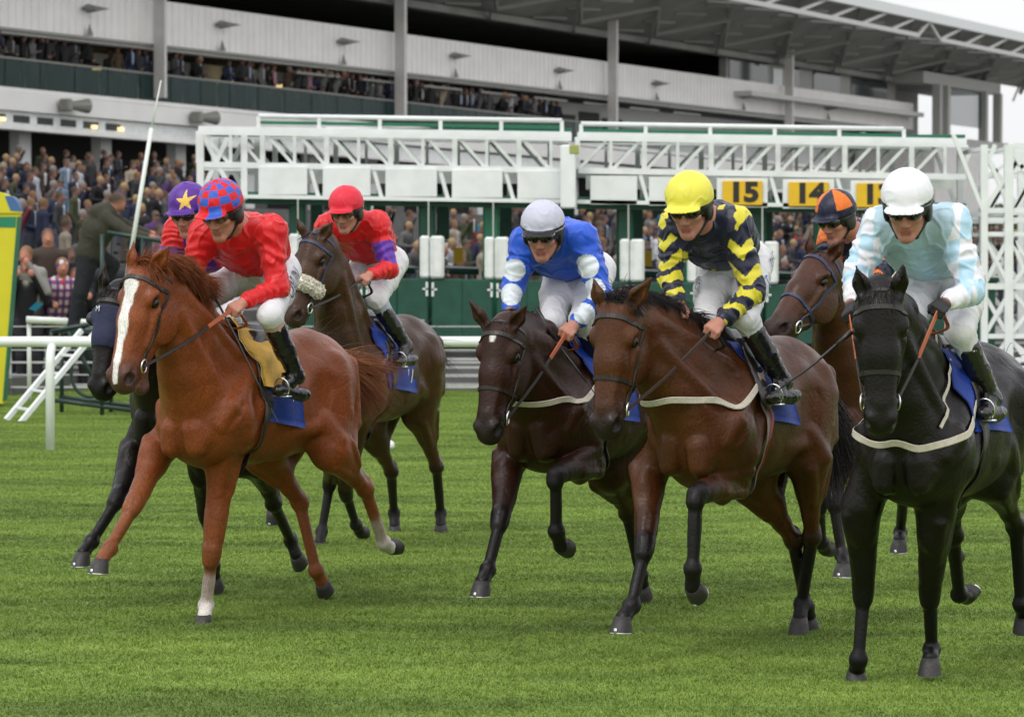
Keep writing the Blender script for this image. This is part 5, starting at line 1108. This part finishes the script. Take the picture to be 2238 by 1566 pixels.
# ------------------------------------------------------------------ starting gate
DG = 50.0
def gp(u, v, dd=0.): return at(u, v, DG+dd)      # a point of the front frame; dd metres behind it keeps the same metre position
def gm_(u, v, dd): p = at(u, v, DG); return p+np.array([0, dd, 0])
def gate(label, u0, u1, ends, pitchs, panels, slope, diag, cw, nums=(), lab2=None):
    c0 = gp((u0+u1)/2, 740); c0[2] = 0; t = empty('starting_gate', c0, label=label, cat='starting gate'); t['group'] = 'sections of the starting gate'
    O = np.array(c0); Y = lambda v, u: v+slope*(u-1100); G_ = lambda u, v, dd=0: gm_(u, Y(v, u), dd)-O
    for dd in (0, 2.6):
        b = MB(); b.bar(G_(u0, 293, dd), G_(u1, 293, dd), .10, .10); b.build('top_chord', M_wpaint, t); b = MB(); b.bar(G_(u0+2, 370, dd), G_(u1-2, 370, dd), .09, .09); b.build('bottom_chord', M_wpaint, t)
        if dd == 0: b = MB(); b.bar(G_(u0, 303, dd-.2), G_(u1, 304, dd-.2), .035, .04); b.build('chord_rail', M_wpaint, t)
        us = np.arange(u0, u1+1, pitchs/2)
        for i, u in enumerate(us):
            b = MB(); b.bar(G_(u, 297, dd), G_(u, 366, dd), .05 if i % 2 else .08); b.build('truss_post', M_wpaint, t)
            if i+1 < len(us):
                a_, c_ = (297, 366) if (diag > 0) else (366, 297); b = MB(); b.bar(G_(u+4, a_, dd+.03), G_(us[i+1]-4, c_, dd+.03), .05)
                b.build('truss_brace', M_wpaint2 if dd else M_wpaint, t)
    # roof sheets and catwalk between frames
    b = MB(); b.box((G_(u0, 290, 1.3)+G_(u1, 290, 1.3))/2+np.array([0,0,.02]), (abs(u1-u0)/140, 2.3, .05)); b.build('catwalk', M_greenl, t)
    for (ca, cb, v, dd, vb) in cw:
        b = MB(); b.tube([G_(ca, v, dd), G_(cb, v, dd)], .038, 8); b.build('handrail', M_wpaint, t, smooth=True); b = MB(); b.bar(G_(ca, v+14, dd), G_(cb, v+14, dd), .03, .05); b.build('guard_rail', M_greenl, t)
        n = max(2, int(round((cb-ca)/140)));
        for u in np.linspace(ca, cb, n+1): b = MB(); b.bar(G_(u, v, dd), G_(u, vb, dd), .06); b.build('handrail_post', M_wpaint, t)
    for (pa, pb, v0, v1) in panels:
        v0, v1 = v0-3, v1+3; b = MB(); c = (G_(pa, v0)+G_(pb, v1))/2; b.box(c+np.array([0,-.06,0]), ((pb-pa)/140, .04, (v1-v0)/140), bev=.004); p = b.build('panel', M_wpaint, t)
        b = MB(); b.bar(G_(pb+6, 372), G_(pb+24, 436), .06); b.build('panel_strut', M_wpaint, t); b = MB(); b.bar(G_(pb+14, 372, .6), G_(pb+14, 436, .6), .05); b.build('panel_post', M_wpaint, t)
    for (pa, pb, txt) in nums:
        v0, v1 = 387, 440; c = (G_(pa, v0)+G_(pb, v1))/2+np.array([0,-.11,0]); b = MB(); b.box(c, ((pb-pa)/140, .03, (v1-v0)/140), bev=.008); p = b.build('number_plate', M_yel, t)
        surf_text(txt, c+np.array([.02,-.016,-.0]), np.array([0,-1.,0]), np.array([1.,0,0]), .30, M_blk, p, 0, None, .006, font_w=1.15, bold=.02)
    b = MB(); b.box((G_(u0+130 if ends else u0+20, 388, .3)+G_(u1-20, 388, .3))/2, ((u1-u0-(150 if ends else 40))/140, .03, .22)); b.build('backing_board', M_wpaint2, t)
    b = MB(); b.bar(G_(u0+100 if ends else u0, 438, -.05), G_(u1, 438, -.05), .06, .06); b.build('lower_rail', M_wpaint, t); b = MB(); b.bar(G_(u0+100 if ends else u0, 431, .05), G_(u1, 431, .05), .03, .05); b.build('green_rail', M_greenl, t)
    b = MB(); b.bar(G_(u0+100 if ends else u0, 447, .3), G_(u1, 447, .3), .3, .09); b.build('stall_beam', M_green, t)
    return t, O, G_
if BACK:
    pl = [(566,672,375,430),(706,810,375,430),(843,955,375,430),(988,1098,375,430),(1131,1226,375,430)]
    t, O, G_ = gate('left section of the white lattice starting gate with plain white panels', 434, 1248, True, 140, pl, .0155, 1, [(565,1228,262,0,292),(692,1252,275,2.6,292)])
    # left end leg
    for dd in (0, 2.6):
        b = MB(); b.bar(G_(438, 300, dd), G_(438, 900, dd), .11); b.build('end_leg', M_wpaint, t)
        b = MB(); b.bar(G_(442, 300, dd), G_(500, 415, dd), .075); b.build('end_brace', M_wpaint, t); b = MB(); b.bar(G_(498, 310, dd+.012), G_(446, 420, dd+.012), .075); b.build('end_brace', M_wpaint, t)
        b = MB(); b.bar(G_(438, 378, dd), G_(530, 378, dd), .06); b.build('end_rail', M_wpaint, t)
        b = MB(); b.bar(G_(534, 300, dd), G_(534, 445, dd), .10); b.build('end_leg', M_wpaint, t)
    b = MB(); b.box(G_(1241, 385, -.25), (.24,.2,.98), bev=.02); b.build('joint_box', M_wpaint, t); b = MB(); b.box(G_(1254, 326, -.3), (.15,.12,.14), bev=.01); b.build('junction_box', M_yg, t)
    def stalls(t, O, G_, us, pw):
        for i, u in enumerate(us):
            # partition post, padded door pair
            st = empty_part('stall', t)
            b = MB(); b.box(G_(u-8, 600, .5), (.26,.5,2.15), bev=.03); b.build('partition_pad', M_greenl if i % 2 else M_green, st)
            b = MB(); b.box(G_(u+24, 485, 1.6), (.20,.3,.55), bev=.02); b.build('partition_top', M_green, st)
            b = MB(); b.tube([G_(u-3, 442, -.1), G_(u-3, 520, -.1)], .012, 6); b.build('cable', M_steel2, st)
            for s_, w in ((-1, .155), (1, .22)):
                c = G_(u+s_*(11 if s_ < 0 else 16), 564, -.12-.04*(s_ > 0)); b = MB(); b.box(c, (w,.10,.66), bev=.03)
                for k in (-.3,.3): b.box(c+np.array([k*w, -.05, 0]), (.018,.02,.6), bev=.004)
                b.build('door_pad', M_wpaint2, st)
            for s_ in (-1, 1):
                c = G_(u+s_*38, 676, -.12); b = MB(); b.box(c, (.49,.08,.93), bev=.02); d = b.build('stall_door', M_green, st)
                b = MB(); b.box(c+np.array([-s_*.225,-.05,.30]), (.035,.03,.22)); b.box(c+np.array([-s_*.20,-.055,.30]), (.08,.02,.03)); b.build('latch', M_wpaint2, d)
            b = MB(); b.tube([G_(u+38, 595, 1.2), G_(u+105, 595, 1.2)], .055, 8); b.build('rear_bar', M_green, st, smooth=True)
            b = MB(); b.bar(G_(u+30, 585, 1.1), G_(u+105, 587, 1.1), .03); b.build('rear_rail', M_wpaint, st)
            if i % 2 == 0: b = MB(); b.box(G_(u+55, 560, 2.8), (.16,.05,.26)); b.build('yellow_tag', M_yel, st)
            b = MB(); b.box(G_(u, 800, .8), (.14,2.4,.9)); b.build('wheel_frame', M_dkgreen, st)
    stalls(t, O, G_, [655, 797, 940, 1081, 1222], 140)
    t, O, G_ = gate('right section of the white lattice starting gate with yellow plates 15, 14 and 13', 1262, 2112, False, 146, [(1290,1392,384,440),(1418,1524,384,440)]+[(a-12,b+12,384,442) for a, b in ((1578,1665),(1722,1810),(1870,1957))], .0165, -1, [(1270,1975,268,0,292),(1340,2060,283,2.6,296)],
        [(1578,1665,'15'),(1722,1810,'14'),(1870,1957,'13')])
    stalls(t, O, G_, [1376, 1523, 1668, 1812, 1956, 2100], 146)
    # right end lattice tower
    c0 = gp(2190, 740); c0[2] = 0; t = empty('lattice_tower', c0, label='white lattice end frame of steel bars at the far right edge', cat='steel frame'); O = np.array(c0)
    Q = lambda u, v, dd=0: gm_(u, v, dd)-O
    for dd in (-1.2, 1.4):
        for u in (2126, 2178, 2262): b = MB(); b.bar(Q(u, 322, dd), Q(u, 850, dd), .10 if u != 2178 else .13); b.build('upright', M_wpaint, t)
        for v, w in ((325,.09),(382,.05),(462,.08),(482,.07),(512,.06),(624,.09),(730,.07),(780,.07),(800,.09)): b = MB(); b.bar(Q(2126 if v > 400 else 2178, v, dd), Q(2290, v, dd), w); b.build('crossbar', M_wpaint, t)
        for bi, (p, q) in enumerate((((2182,330),(2262,460)),((2262,330),(2190,462)),((2126,470),(2060,300)),((2182,520),(2262,620)),((2182,630),(2262,725)),((2262,630),(2182,725)),((2126,620),(2178,520)),((2182,735),(2230,798)),((2126,330),(2178,450)),((2126,640),(2178,730)),((2182,625),(2262,520)),((2182,470),(2262,330)),((2130,800),(2178,735)),((2182,740),(2262,800)),((2262,735),(2182,800)),((2182,385),(2262,330)),((2126,462),(2178,382)),((2126,730),(2178,640)),((2182,512),(2222,622)),((2150,322),(2126,380)),((2126,520),(2178,620)))): b = MB(); b.bar(Q(*p, dd+.007*(bi % 5)-.014), Q(*q, dd+.007*(bi % 5)-.014), .06); b.build('brace', M_wpaint, t)
    for v in (330, 470, 625, 790):
        for u in (2126, 2178): b = MB(); b.bar(Q(u, v, -1.2), Q(u, v, 1.4), .06); b.build('tie_bar', M_wpaint, t)
    # ---------------- photographers' stand, ladder, pole
    D = 41.0; c0 = at(200, 870, D)*np.array([1,1,0]); t = empty('camera_stand', c0, label='dark green tubular platform stand under the man in the olive jacket', cat='platform'); O = np.array(c0); q = lambda u, v, dd=0: at(u, v, D)+np.array([0,dd,0])-O
    for dd in (-.45, .45):
        for a_, c_ in (((124,722),(124,918)),((233,700),(233,936)),((124,722),(240,700)),((118,869),(300,893)),((160,722),(233,860)),((233,512),(233,700)),((244,508),(378,530)),((320,520),(320,893)),((300,893),(330,905))): b = MB(); b.tube([q(*a_, dd), q(*c_, dd)], .028, 8); b.build('tube', M_dkgreen, t, smooth=True)
    b = MB(); cc = q(208, 812, -.5); b.tube([cc+np.array([math.cos(x)*.24, 0, math.sin(x)*.30]) for x in np.linspace(0, 2*np.pi, 26, endpoint=False)], .022, 8, closed=True); b.build('hand_wheel', M_dkgreen, t, smooth=True)
    b = MB(); b.box(q(184, 722), (.75,.9,.05)); b.build('platform', M_dkgreen, t)
    c0 = at(100, 917, 39.4)*np.array([1,1,0]); t = empty('ladder', c0, label='white aluminium ladder leaning against the green platform', cat='ladder'); O = np.array(c0)
    la, lb = at(13, 918, 39.4)-O, at(178, 722, 40.4)-O; ra, rb = at(43, 925, 39.2)-O, at(212, 722, 40.2)-O
    for a_, c_ in ((la,lb),(ra,rb)): b = MB(); b.bar(a_, c_, .045, .06); b.build('stile', M_wpaint, t)
    for f in np.linspace(.14, .92, 5): b = MB(); b.bar(la+(lb-la)*f, ra+(rb-ra)*f, .035, .03); b.build('rung', M_wpaint, t)
    c0 = at(283, 620, 40.5); t = MB(); p1, p2, p3 = at(272, 640, 40.5)-c0, at(331, 280, 40.5)-c0, at(352, 176, 40.5)-c0; t.tube([p1, p2], [.030,.026], 10); t.tube([p2-(p2-p1)*.01, p3], [.016,.007], 8); o = t.build('boom_pole', M_rail, None, smooth=True); o.location = c0
    tag(o, 'long thin white pole leaning up behind the chestnut horse', 'pole')
    # ---------------- yellow board
    D = 43.0; c0 = at(5, 870, D)*np.array([1,1,0]); t = empty('marker_board', c0, label='tall yellow board with a green band and blue trimmed top at far left', cat='marker board'); O = np.array(c0); q = lambda u, v, dd=0: at(u, v, D)+np.array([0,dd,0])-O
    def slab(name, pts, th, m, y=0):
        b = MB(); P = np.array([q(*p) for p in pts]); n = len(P); A = P+np.array([0,-th/2+y,0]); B = P+np.array([0,th/2+y,0]); b.add(np.concatenate([A,B]), [(i,(i+1)%n,n+(i+1)%n,n+i) for i in range(n)]); b.poly = [list(range(n))[::-1], list(range(n,2*n))]; return b.build(name, m, t)
    slab('board', [(-70,466),(44,466),(37,560),(26,700),(10,880),(-90,880)], .25, M_ypost); slab('green_band', [(-70,474),(39,474),(37,497),(-70,497)], .262, mat('band_green', (.01,.20,.10), .5), 0)
    slab('edge_trim', [(41,474),(44.5,474),(37.5,560),(26.5,700),(12,875),(9,875),(23,700),(34,560)], .27, M_greenl, 0)
    slab('top_disc', [(-70,466)]+[(-12+math.cos(a)*58, 466-math.sin(a)*47) for a in np.linspace(2.6, .0, 14)], .3, M_ypost); slab('blue_trim', [(22+math.cos(a)*24-0, 462-math.sin(a)*34) for a in np.linspace(1.9, .0, 9)]+[(27,461)], .31, M_bluetop, 0)
    # ---------------- trees beyond the right end
    def leafy(name, c, r, n, seed, m, parent):
        rs = np.random.RandomState(seed); P = rs.normal(0,1,(n,3)); P /= np.linalg.norm(P,axis=1,keepdims=True); ph = np.array([noise.noise(Vector(p)*2.2+Vector((seed,0,0))) for p in P]); rad = (.45+.55*rs.rand(n)**.5)*(1+.45*ph); P = P*rad[:,None]*np.array(r)+np.array(c)
        a = rs.normal(0,1,(n,3)); a /= np.linalg.norm(a,axis=1,keepdims=True); b_ = np.cross(a, rs.normal(0,1,(n,3))); b_ /= np.linalg.norm(b_,axis=1,keepdims=True); s = (.10+.10*rs.rand(n))[:,None]
        V = np.stack([P-a*s, P+b_*s*.5, P+a*s, P-b_*s*.5],1).reshape(-1,3); col = np.repeat(np.array([[.035,.075,.02]])*(.6+.9*rs.rand(n,1)),4,axis=0); i = np.arange(n)*4
        mesh_np(name, V, np.stack([i,i+1,i+2,i+3],1), m, parent, cols=col, smooth=False)
    M_leaf = mat('leaves', rough=.6, vcol=True)
    for k, (u, D, h, r) in enumerate(((2215,150,4.3,2.2),(2290,160,4.4,2.6),(2135,170,3.8,2.0))):
        x = (u-CX)/7000*D; t = empty('tree', (x, D, 0), label=['rounded green tree seen through the lattice at the right edge','broad green tree just outside the right edge','small green tree left of the others behind the lattice'][k], cat='tree')
        b = MB(); b.tube([(0,0,-.2),(.05,0,h*.3),(.0,.1,h*.6)], [.28,.2,.1], 8); b.build('trunk', mat('bark', (.06,.045,.03), .9), t, smooth=True); leafy('crown', (0,0,h*.62), (r, r, h*.38), 6000, 11+k, M_leaf, t)
# ------------------------------------------------------------------ crowd
M_cloth = mat('crowd_clothes', rough=.75, objcol=True, spec=.2)
def man_prims(pose, build=1., hair=(.05,.035,.025), legs=(.03,.032,.045), shirt=None, skin=SKIN, vs=1.0, cap=None):
    """standing person 1.75 m, facing -y; alpha 0 marks the garment"""
    A_ = np.array; w = build; T = (0.,0.,0.); ps = []
    lean = pose.get('lean', 0); hip = A_([0,0,.93]); ch = A_([0,-lean*.45,1.38-lean*.1]); nk = ch+A_([0,-lean*.06,.10]); hd = nk+A_([0,-.03-lean*.08,.145]); ps.append(cone(hip, ch, .145*w, .155*w, k=.05, col=T, sq=((0,1,0),1.25)))
    sh = [ch+A_([x*.175*w,0,.03]) for x in (-1,1)]; ps.append(cone(sh[0], sh[1], .075, .075, k=.05, col=T)); ps += [cone(nk-A_([0,0,.05]), hd, .055, .055, k=.02, col=skin), ell(hd, (.075,.092,.115), k=.02, col=skin), ell(hd+A_([0,.020,.040]), (.086,.094,.095), k=.01, col=cap or hair), cone(hd+A_([0,-.09,.0]), hd+A_([0,-.105,-.025]), .012, .015, k=.01, col=skin)]
    if cap: ps.append(ell(hd+A_([0,-.08,.055]), (.07,.07,.018), k=.01, col=cap))
    for i, x in enumerate((-1,1)):
        e, h = pose['arms'][i]; e = A_(e)*A_([x,1,1]); h = A_(h)*A_([x,1,1]); ps += [cone(sh[i], e, .062*w, .05, k=.03, col=T), cone(e, h, .05, .038, k=.02, col=T), ell(h+nrm(h-e)*.05, (.04,.035,.05), k=.02, col=skin)]
        ps += [cone(A_([x*.09,0,.9]), A_([x*.10,-.01,.48]), .095, .068, k=.03, col=legs), cone(A_([x*.10,-.01,.48]), A_([x*.10,.02,.09]), .066, .048, k=.02, col=legs), cone(A_([x*.10,.04,.05]), A_([x*.12,-.13,.04]), .045, .038, k=.02, col=(.02,.018,.016))]
    if shirt is not None: ps.append(cone(ch+A_([0,-.105,.05]), hip+A_([0,-.10,.20]), .040, .035, k=.01, col=shirt, sq=((0,1,0),1.3)))
    return ps
def man_cols(ps, P):
    c = vcolors(ps, P, .008); num = np.zeros(len(P)); den = np.zeros(len(P))
    for p in ps:
        w_ = np.exp(-np.clip(pdist(p, *P.T), -.02, .3)/.006); num += w_*(0. if p['col'] == (0.,0.,0.) else 1.); den += w_
    a = num/np.maximum(den,1e-9); a = (a > .5).astype(float); return np.concatenate([c/np.maximum(a,.3)[:,None]*1, a[:,None]], 1)
POSES = [dict(arms=[((.24,.0,1.12),(.20,-.10,.90)),((.24,0,1.12),(.20,-.1,.90))]), dict(lean=.5, arms=[((.26,-.22,1.12),(.14,-.45,1.10)),((.26,-.22,1.12),(.14,-.45,1.10))]),
  dict(arms=[((.26,-.06,1.14),(.08,-.28,1.22)),((.24,0,1.12),(.22,-.05,.9))]), dict(lean=.2, arms=[((.27,-.10,1.15),(.10,-.28,1.50)),((.27,-.08,1.15),(.10,-.28,1.50))]), dict(arms=[((.25,.02,1.12),(.06,-.20,1.05)),((.25,.02,1.12),(.06,-.20,1.05))])]
SKINC = (.21,.12,.092)
HAIRS = [(.05,.035,.025),(.02,.016,.014),(.16,.09,.04),(.30,.22,.11),(.20,.19,.18)]
COATS = [('black', (.014,.014,.016), 9), ('dark navy', (.018,.024,.05), 6), ('charcoal grey', (.045,.045,.048), 6), ('grey', (.13,.13,.13), 4), ('brown', (.075,.05,.032), 3), ('beige', (.30,.26,.20), 3), ('white', (.50,.51,.54), 1.6), ('pale blue', (.18,.26,.36), 1), ('burgundy', (.11,.018,.03), 1), ('bright red', (.40,.02,.03), .6), ('purple', (.09,.045,.14), .7), ('pink', (.36,.20,.24), .7), ('teal', (.02,.18,.26), .5), ('olive green', (.05,.06,.03), 3)]
crowd = []
if BACK:
    rs = np.random.RandomState(21); VAR = []
    for i in range(12):
        leg = [(.03,.032,.045),(.015,.015,.018),(.05,.06,.10),(.08,.07,.055)][i % 4]; ps = man_prims(POSES[i % 5], .9+.2*((i*7) % 5)/5, HAIRS[(i*3) % 5], leg, skin=SKINC, shirt= [(.5,.5,.52),None,(.35,.42,.55),None][i % 4], cap=(.06,.055,.045) if i == 7 else None)
        V, lo = grid_field(ps, .026); P, Q = surface_nets(V, lo, .026); P = relax(P, Q, 1, .3); m = mesh_np('spectator', P, Q, M_cloth, None, cols=man_cols(ps, P)); COL.objects.unlink(m); VAR.append(m)
    wts = np.array([c[2] for c in COATS], float); wts /= wts.sum()
    def person(x, y, z, area, rz=None, sc=None, hd=None):
        i = rs.randint(12); ci = rs.choice(len(COATS), p=wts) if 'balcony' not in area or rs.rand() < .3 else rs.randint(4); o = VAR[i].copy(); COL.objects.link(o); o.location = (x, y, z); s = sc or (.93+.12*rs.rand()); o.scale = (s,)*3; o.rotation_euler = (0,0,(rs.normal(.0,.35) if rz is None else rz)); c = np.array(COATS[ci][1])*(.5+.45*rs.rand()); o.color = (*c, 1)
        crowd.append((o, area, COATS[ci][0], (CX+x/y*7000)))
    facing = math.atan2(-e_[0]*0+n_[1], n_[0])+math.pi/2
    # balcony
    t_ = -14.
    while t_ < 45.5:
        k_ = FP(t_, 0, 0); u = CX+k_[0]/k_[1]*7000
        if not (222 < u < 272 or 462 < u < 512): 
            p = FP(t_, -.15-.25*rs.rand(), 7.56-.008*t_); person(p[0], p[1], p[2], 'standing at the balcony rail', facing+rs.normal(0,.3), sc=1.06+.1*rs.rand())
            if rs.rand() < .3: p = FP(t_+.3, -1.1-.5*rs.rand(), 7.56-.008*t_); person(p[0], p[1], p[2], 'standing back on the balcony', facing+rs.normal(0,.4))
        t_ += .42+.28*rs.rand()
    # terrace rows
    rows = ['front','second','third','fourth','fifth','sixth','seventh','eighth','ninth','tenth','eleventh','twelfth','thirteenth','fourteenth','fifteenth','sixteenth']
    for k in range(16):
        o_ = 34-1.9*k; t_ = -62+rs.rand()
        while t_ < 46:
            p = FP(t_, o_-.9, TZ(o_)); u = CX+p[0]/p[1]*7000; v = 555+(2.05-p[2]-1.6)*7000/p[1]; s_ = 7000/p[1]
            ok = (-25 < u < 432 and v < 600) or (640 < u < 1720 and 455 < v < 600 and rs.rand() < .95) or (1720 <= u < 2270 and 455 < v < 600 and rs.rand() < .8)
            if ok and not (35 < u < 92 and 470 < v < 575) and not (225 < u < 330 and v > 470) and p[1] > 50.5+ (3.5 if u > 430 else 0): person(p[0], p[1], p[2], 'in the %s row of the terrace crowd' % rows[k], facing+rs.normal(0,.4))
            t_ += (.74+.85*rs.rand())*(1 if u < 450 else 1.15)
    crowd.sort(key=lambda c: c[0].location[1]); rest = crowd[285:]; crowd = crowd[:285]
    Vs, Qs, Cs, nv = [], [], [], 0
    for c in rest:
        o = c[0]; me = o.data; n = len(me.vertices); V = np.empty(n*3, np.float32); me.vertices.foreach_get('co', V); V = V.reshape(-1,3)*o.scale[0]; a_ = o.rotation_euler[2]; ca, sa = math.cos(a_), math.sin(a_)
        V = V@np.array([[ca,sa,0],[-sa,ca,0],[0,0,1]])+np.array(o.location); C = np.empty(n*4, np.float32); me.color_attributes['Col'].data.foreach_get('color', C); C = C.reshape(-1,4); al = C[:,3:4]; C = np.concatenate([C[:,:3]*al+np.array(o.color)[None,:3]*(1-al), np.ones((n,1))], 1)
        q_ = np.empty(len(me.loops), np.int32); me.loops.foreach_get('vertex_index', q_); Vs.append(V); Qs.append(q_.reshape(-1,4)+nv); Cs.append(C); nv += n; bpy.data.objects.remove(o)
    if rest: tag(mesh_np('crowd', np.concatenate(Vs), np.concatenate(Qs), M_cloth, None, cols=np.concatenate(Cs)), 'distant mass of spectators packed along the stand', 'crowd', kind='stuff')
    # naming: one label each
    from collections import defaultdict
    grp = defaultdict(list); 
    for c in crowd: grp[(c[1], c[2])].append(c)
    ordn = ['first','second','third','fourth','fifth','sixth','seventh','eighth','ninth','tenth','eleventh','twelfth','thirteenth','fourteenth','fifteenth','sixteenth','seventeenth','eighteenth','nineteenth','twentieth']
    for (ar, co), L_ in grp.items():
        L_.sort(key=lambda c: c[3])
        for i, c in enumerate(L_):
            o = c[0]; o.name = 'person'; z = '' if len(L_) == 1 else (', leftmost such' if i == 0 else (', rightmost such' if i == len(L_)-1 else ', %s such from left' % (ordn[i] if i < 20 else 'about %dth' % (i+1))))
            tag(o, 'spectator in %s %s%s' % (co, ar, z), 'person', 'spectators watching the race')
    print('CROWD', len(crowd))
    # near spectators behind the fence
    NEAR = [(62,585,'man in black jacket and pale shirt looking at a blue paper by the fence', (.012,.012,.014), HAIRS[0], 3, (.45,.42,.36), 0, None), (128,580,'young man in a red and blue checked shirt beside the fence', (.30,.08,.14), HAIRS[2], 1, (.45,.03,.05), .3, 'check'), (208,620,'bald man in dark coat leaning on the fence under the ladder man', (.014,.014,.016), (.50,.34,.28), 1, None, .5, None),
      (68,560,'ginger haired man in pale grey top behind the man in black', (.25,.24,.23), HAIRS[2], 3, None, -.3, None), (105,525,'woman in brown jacket near the fence', (.05,.035,.028), HAIRS[0], 4, None, .2, None), (8,600,'person in dark coat partly behind the yellow board', (.03,.03,.035), HAIRS[1], 0, None, 0, None), (262,560,'man with red collar beyond the olive jacket man', (.02,.022,.03), HAIRS[0], 1, (.40,.03,.03), -.5, None), (165,610,'figure in black seated low between checked shirt and bald man', (.012,.012,.015), HAIRS[1], 0, None, .2, None)]
    for i, (u, v, lab, cc, hr, po, sh, rz, kind) in enumerate(NEAR):
        D = 47.6+.5*(i % 3); ps = man_prims(POSES[po], 1.05, hr, (.02,.02,.025), sh); ps = [dict(p) for p in ps]
        for p in ps:
            if p['col'] == (0.,0.,0.): p['col'] = cc
        def nc(P, ps=ps, kind=kind, cc=cc):
            c = vcolors(ps, P, .006)
            if kind: ck = (np.sin(P[:,0]*70) > .1).astype(int)+(np.sin(P[:,2]*60) > .1); g_ = np.linalg.norm(c-np.array(cc), axis=1) < .12; c[g_ & (ck == 0)] = (.55,.55,.62); c[g_ & (ck == 2)] = (.05,.06,.25)
            return c
        zt = 2.05+(555-v)*D/7000; o = sdf_mesh('person', ps, .014, mat('near_clothes', rough=.7, vcol=True, bump=.3, bscale=30, spec=.25), None, nc, soft=.006); s = 1.16; o.scale = (s,s,s); o.location = ((u-CX)/7000*D, D, zt-1.6*s); o.rotation_euler = (0,0,rz); tag(o, lab, 'person')
    p = at(78, 670, 47.0); b = MB(); b.add([(-.10,-.02,-.03),(.02,-.06,.07),(.10,.02,.05),(-.02,.05,-.06),(-.09,-.005,-.035),(.03,-.045,.065),(.11,.035,.045),(-.01,.065,-.065)], [(0,1,2,3),(7,6,5,4),(0,4,5,1),(1,5,6,2),(2,6,7,3),(3,7,4,0)]); o = b.build('race_card', mat('card_blue', (.03,.35,.65), .6)); o.location = p; tag(o, 'bright blue race card held by the man in black jacket', 'race card')
    # man climbing on the platform
    D = 41.; q = lambda u, v, dd=0: at(u, v, D)+np.array([0,dd,0]); O = q(185, 720); O[2] = 0; OL = (.050,.048,.036); DK_ = (.018,.02,.024); ps = []
    hd, nk, s1, s2, hip = q(256,442,.1), q(240,462,.1), q(215,462,-.1), q(240,480,.25), q(196,548,.05)
    ps += [cone(hip, q(215,500), .17, .20, k=.06, col=OL), cone(q(215,500), q(226,468,.05), .20, .16, k=.06, col=OL), cone(s1, s2, .10, .10, k=.05, col=OL), cone(nk, hd, .07, .06, k=.03, col=SKIN), ell(hd, (.10,.09,.12), k=.02, col=SKIN), ell(hd+np.array([-.01,0,.035]), (.105,.10,.095), k=.01, col=(.045,.042,.032)), cone(hd+np.array([.07,0,.03]), hd+np.array([.13,0,.02]), .03, .015, k=.02, col=(.045,.042,.032)),
      cone(q(232,476,-.12), q(282,508,-.15), .095, .07, k=.05, col=OL), cone(q(282,508,-.15), q(325,517,-.2), .07, .05, k=.03, col=OL), ell(q(336,519,-.2), (.06,.04,.04), k=.02, col=SKIN), cone(q(240,480,.25), q(285,498,.3), .09, .07, k=.05, col=OL), cone(q(285,498,.3), q(318,508,.3), .07, .05, k=.03, col=OL), ell(q(326,510,.3), (.06,.04,.04), k=.02, col=SKIN),
      cone(hip, q(176,640,-.05), .15, .10, k=.06, col=DK_), cone(q(176,640,-.05), q(163,706,-.05), .10, .075, k=.03, col=DK_), cone(q(158,712,-.05), q(182,716,-.15), .06, .05, k=.03, col=(.02,.018,.015)), cone(hip, q(240,580,.2), .14, .10, k=.06, col=DK_), cone(q(240,580,.2), q(214,660,.2), .10, .07, k=.03, col=DK_), cone(q(208,690,.2), q(232,694,.15), .055, .05, k=.03, col=(.02,.018,.015)), cone(q(214,660,.2), q(208,690,.2), .07, .06, k=.02, col=DK_)]
    for p in ps:
        for k_ in ('a','b','c'):
            if k_ in p: p[k_] = p[k_]-O
    o = cloth('person', ps, .014, mat('olive_clothes', rough=.85, vcol=True, bump=.4, bscale=24, spec=.2), None, lambda P: vcolors(ps, P, .006), amp=.006, seed=2, freq=14); o.location = O; tag(o, 'man in olive jacket and cap climbing onto the green platform', 'person')
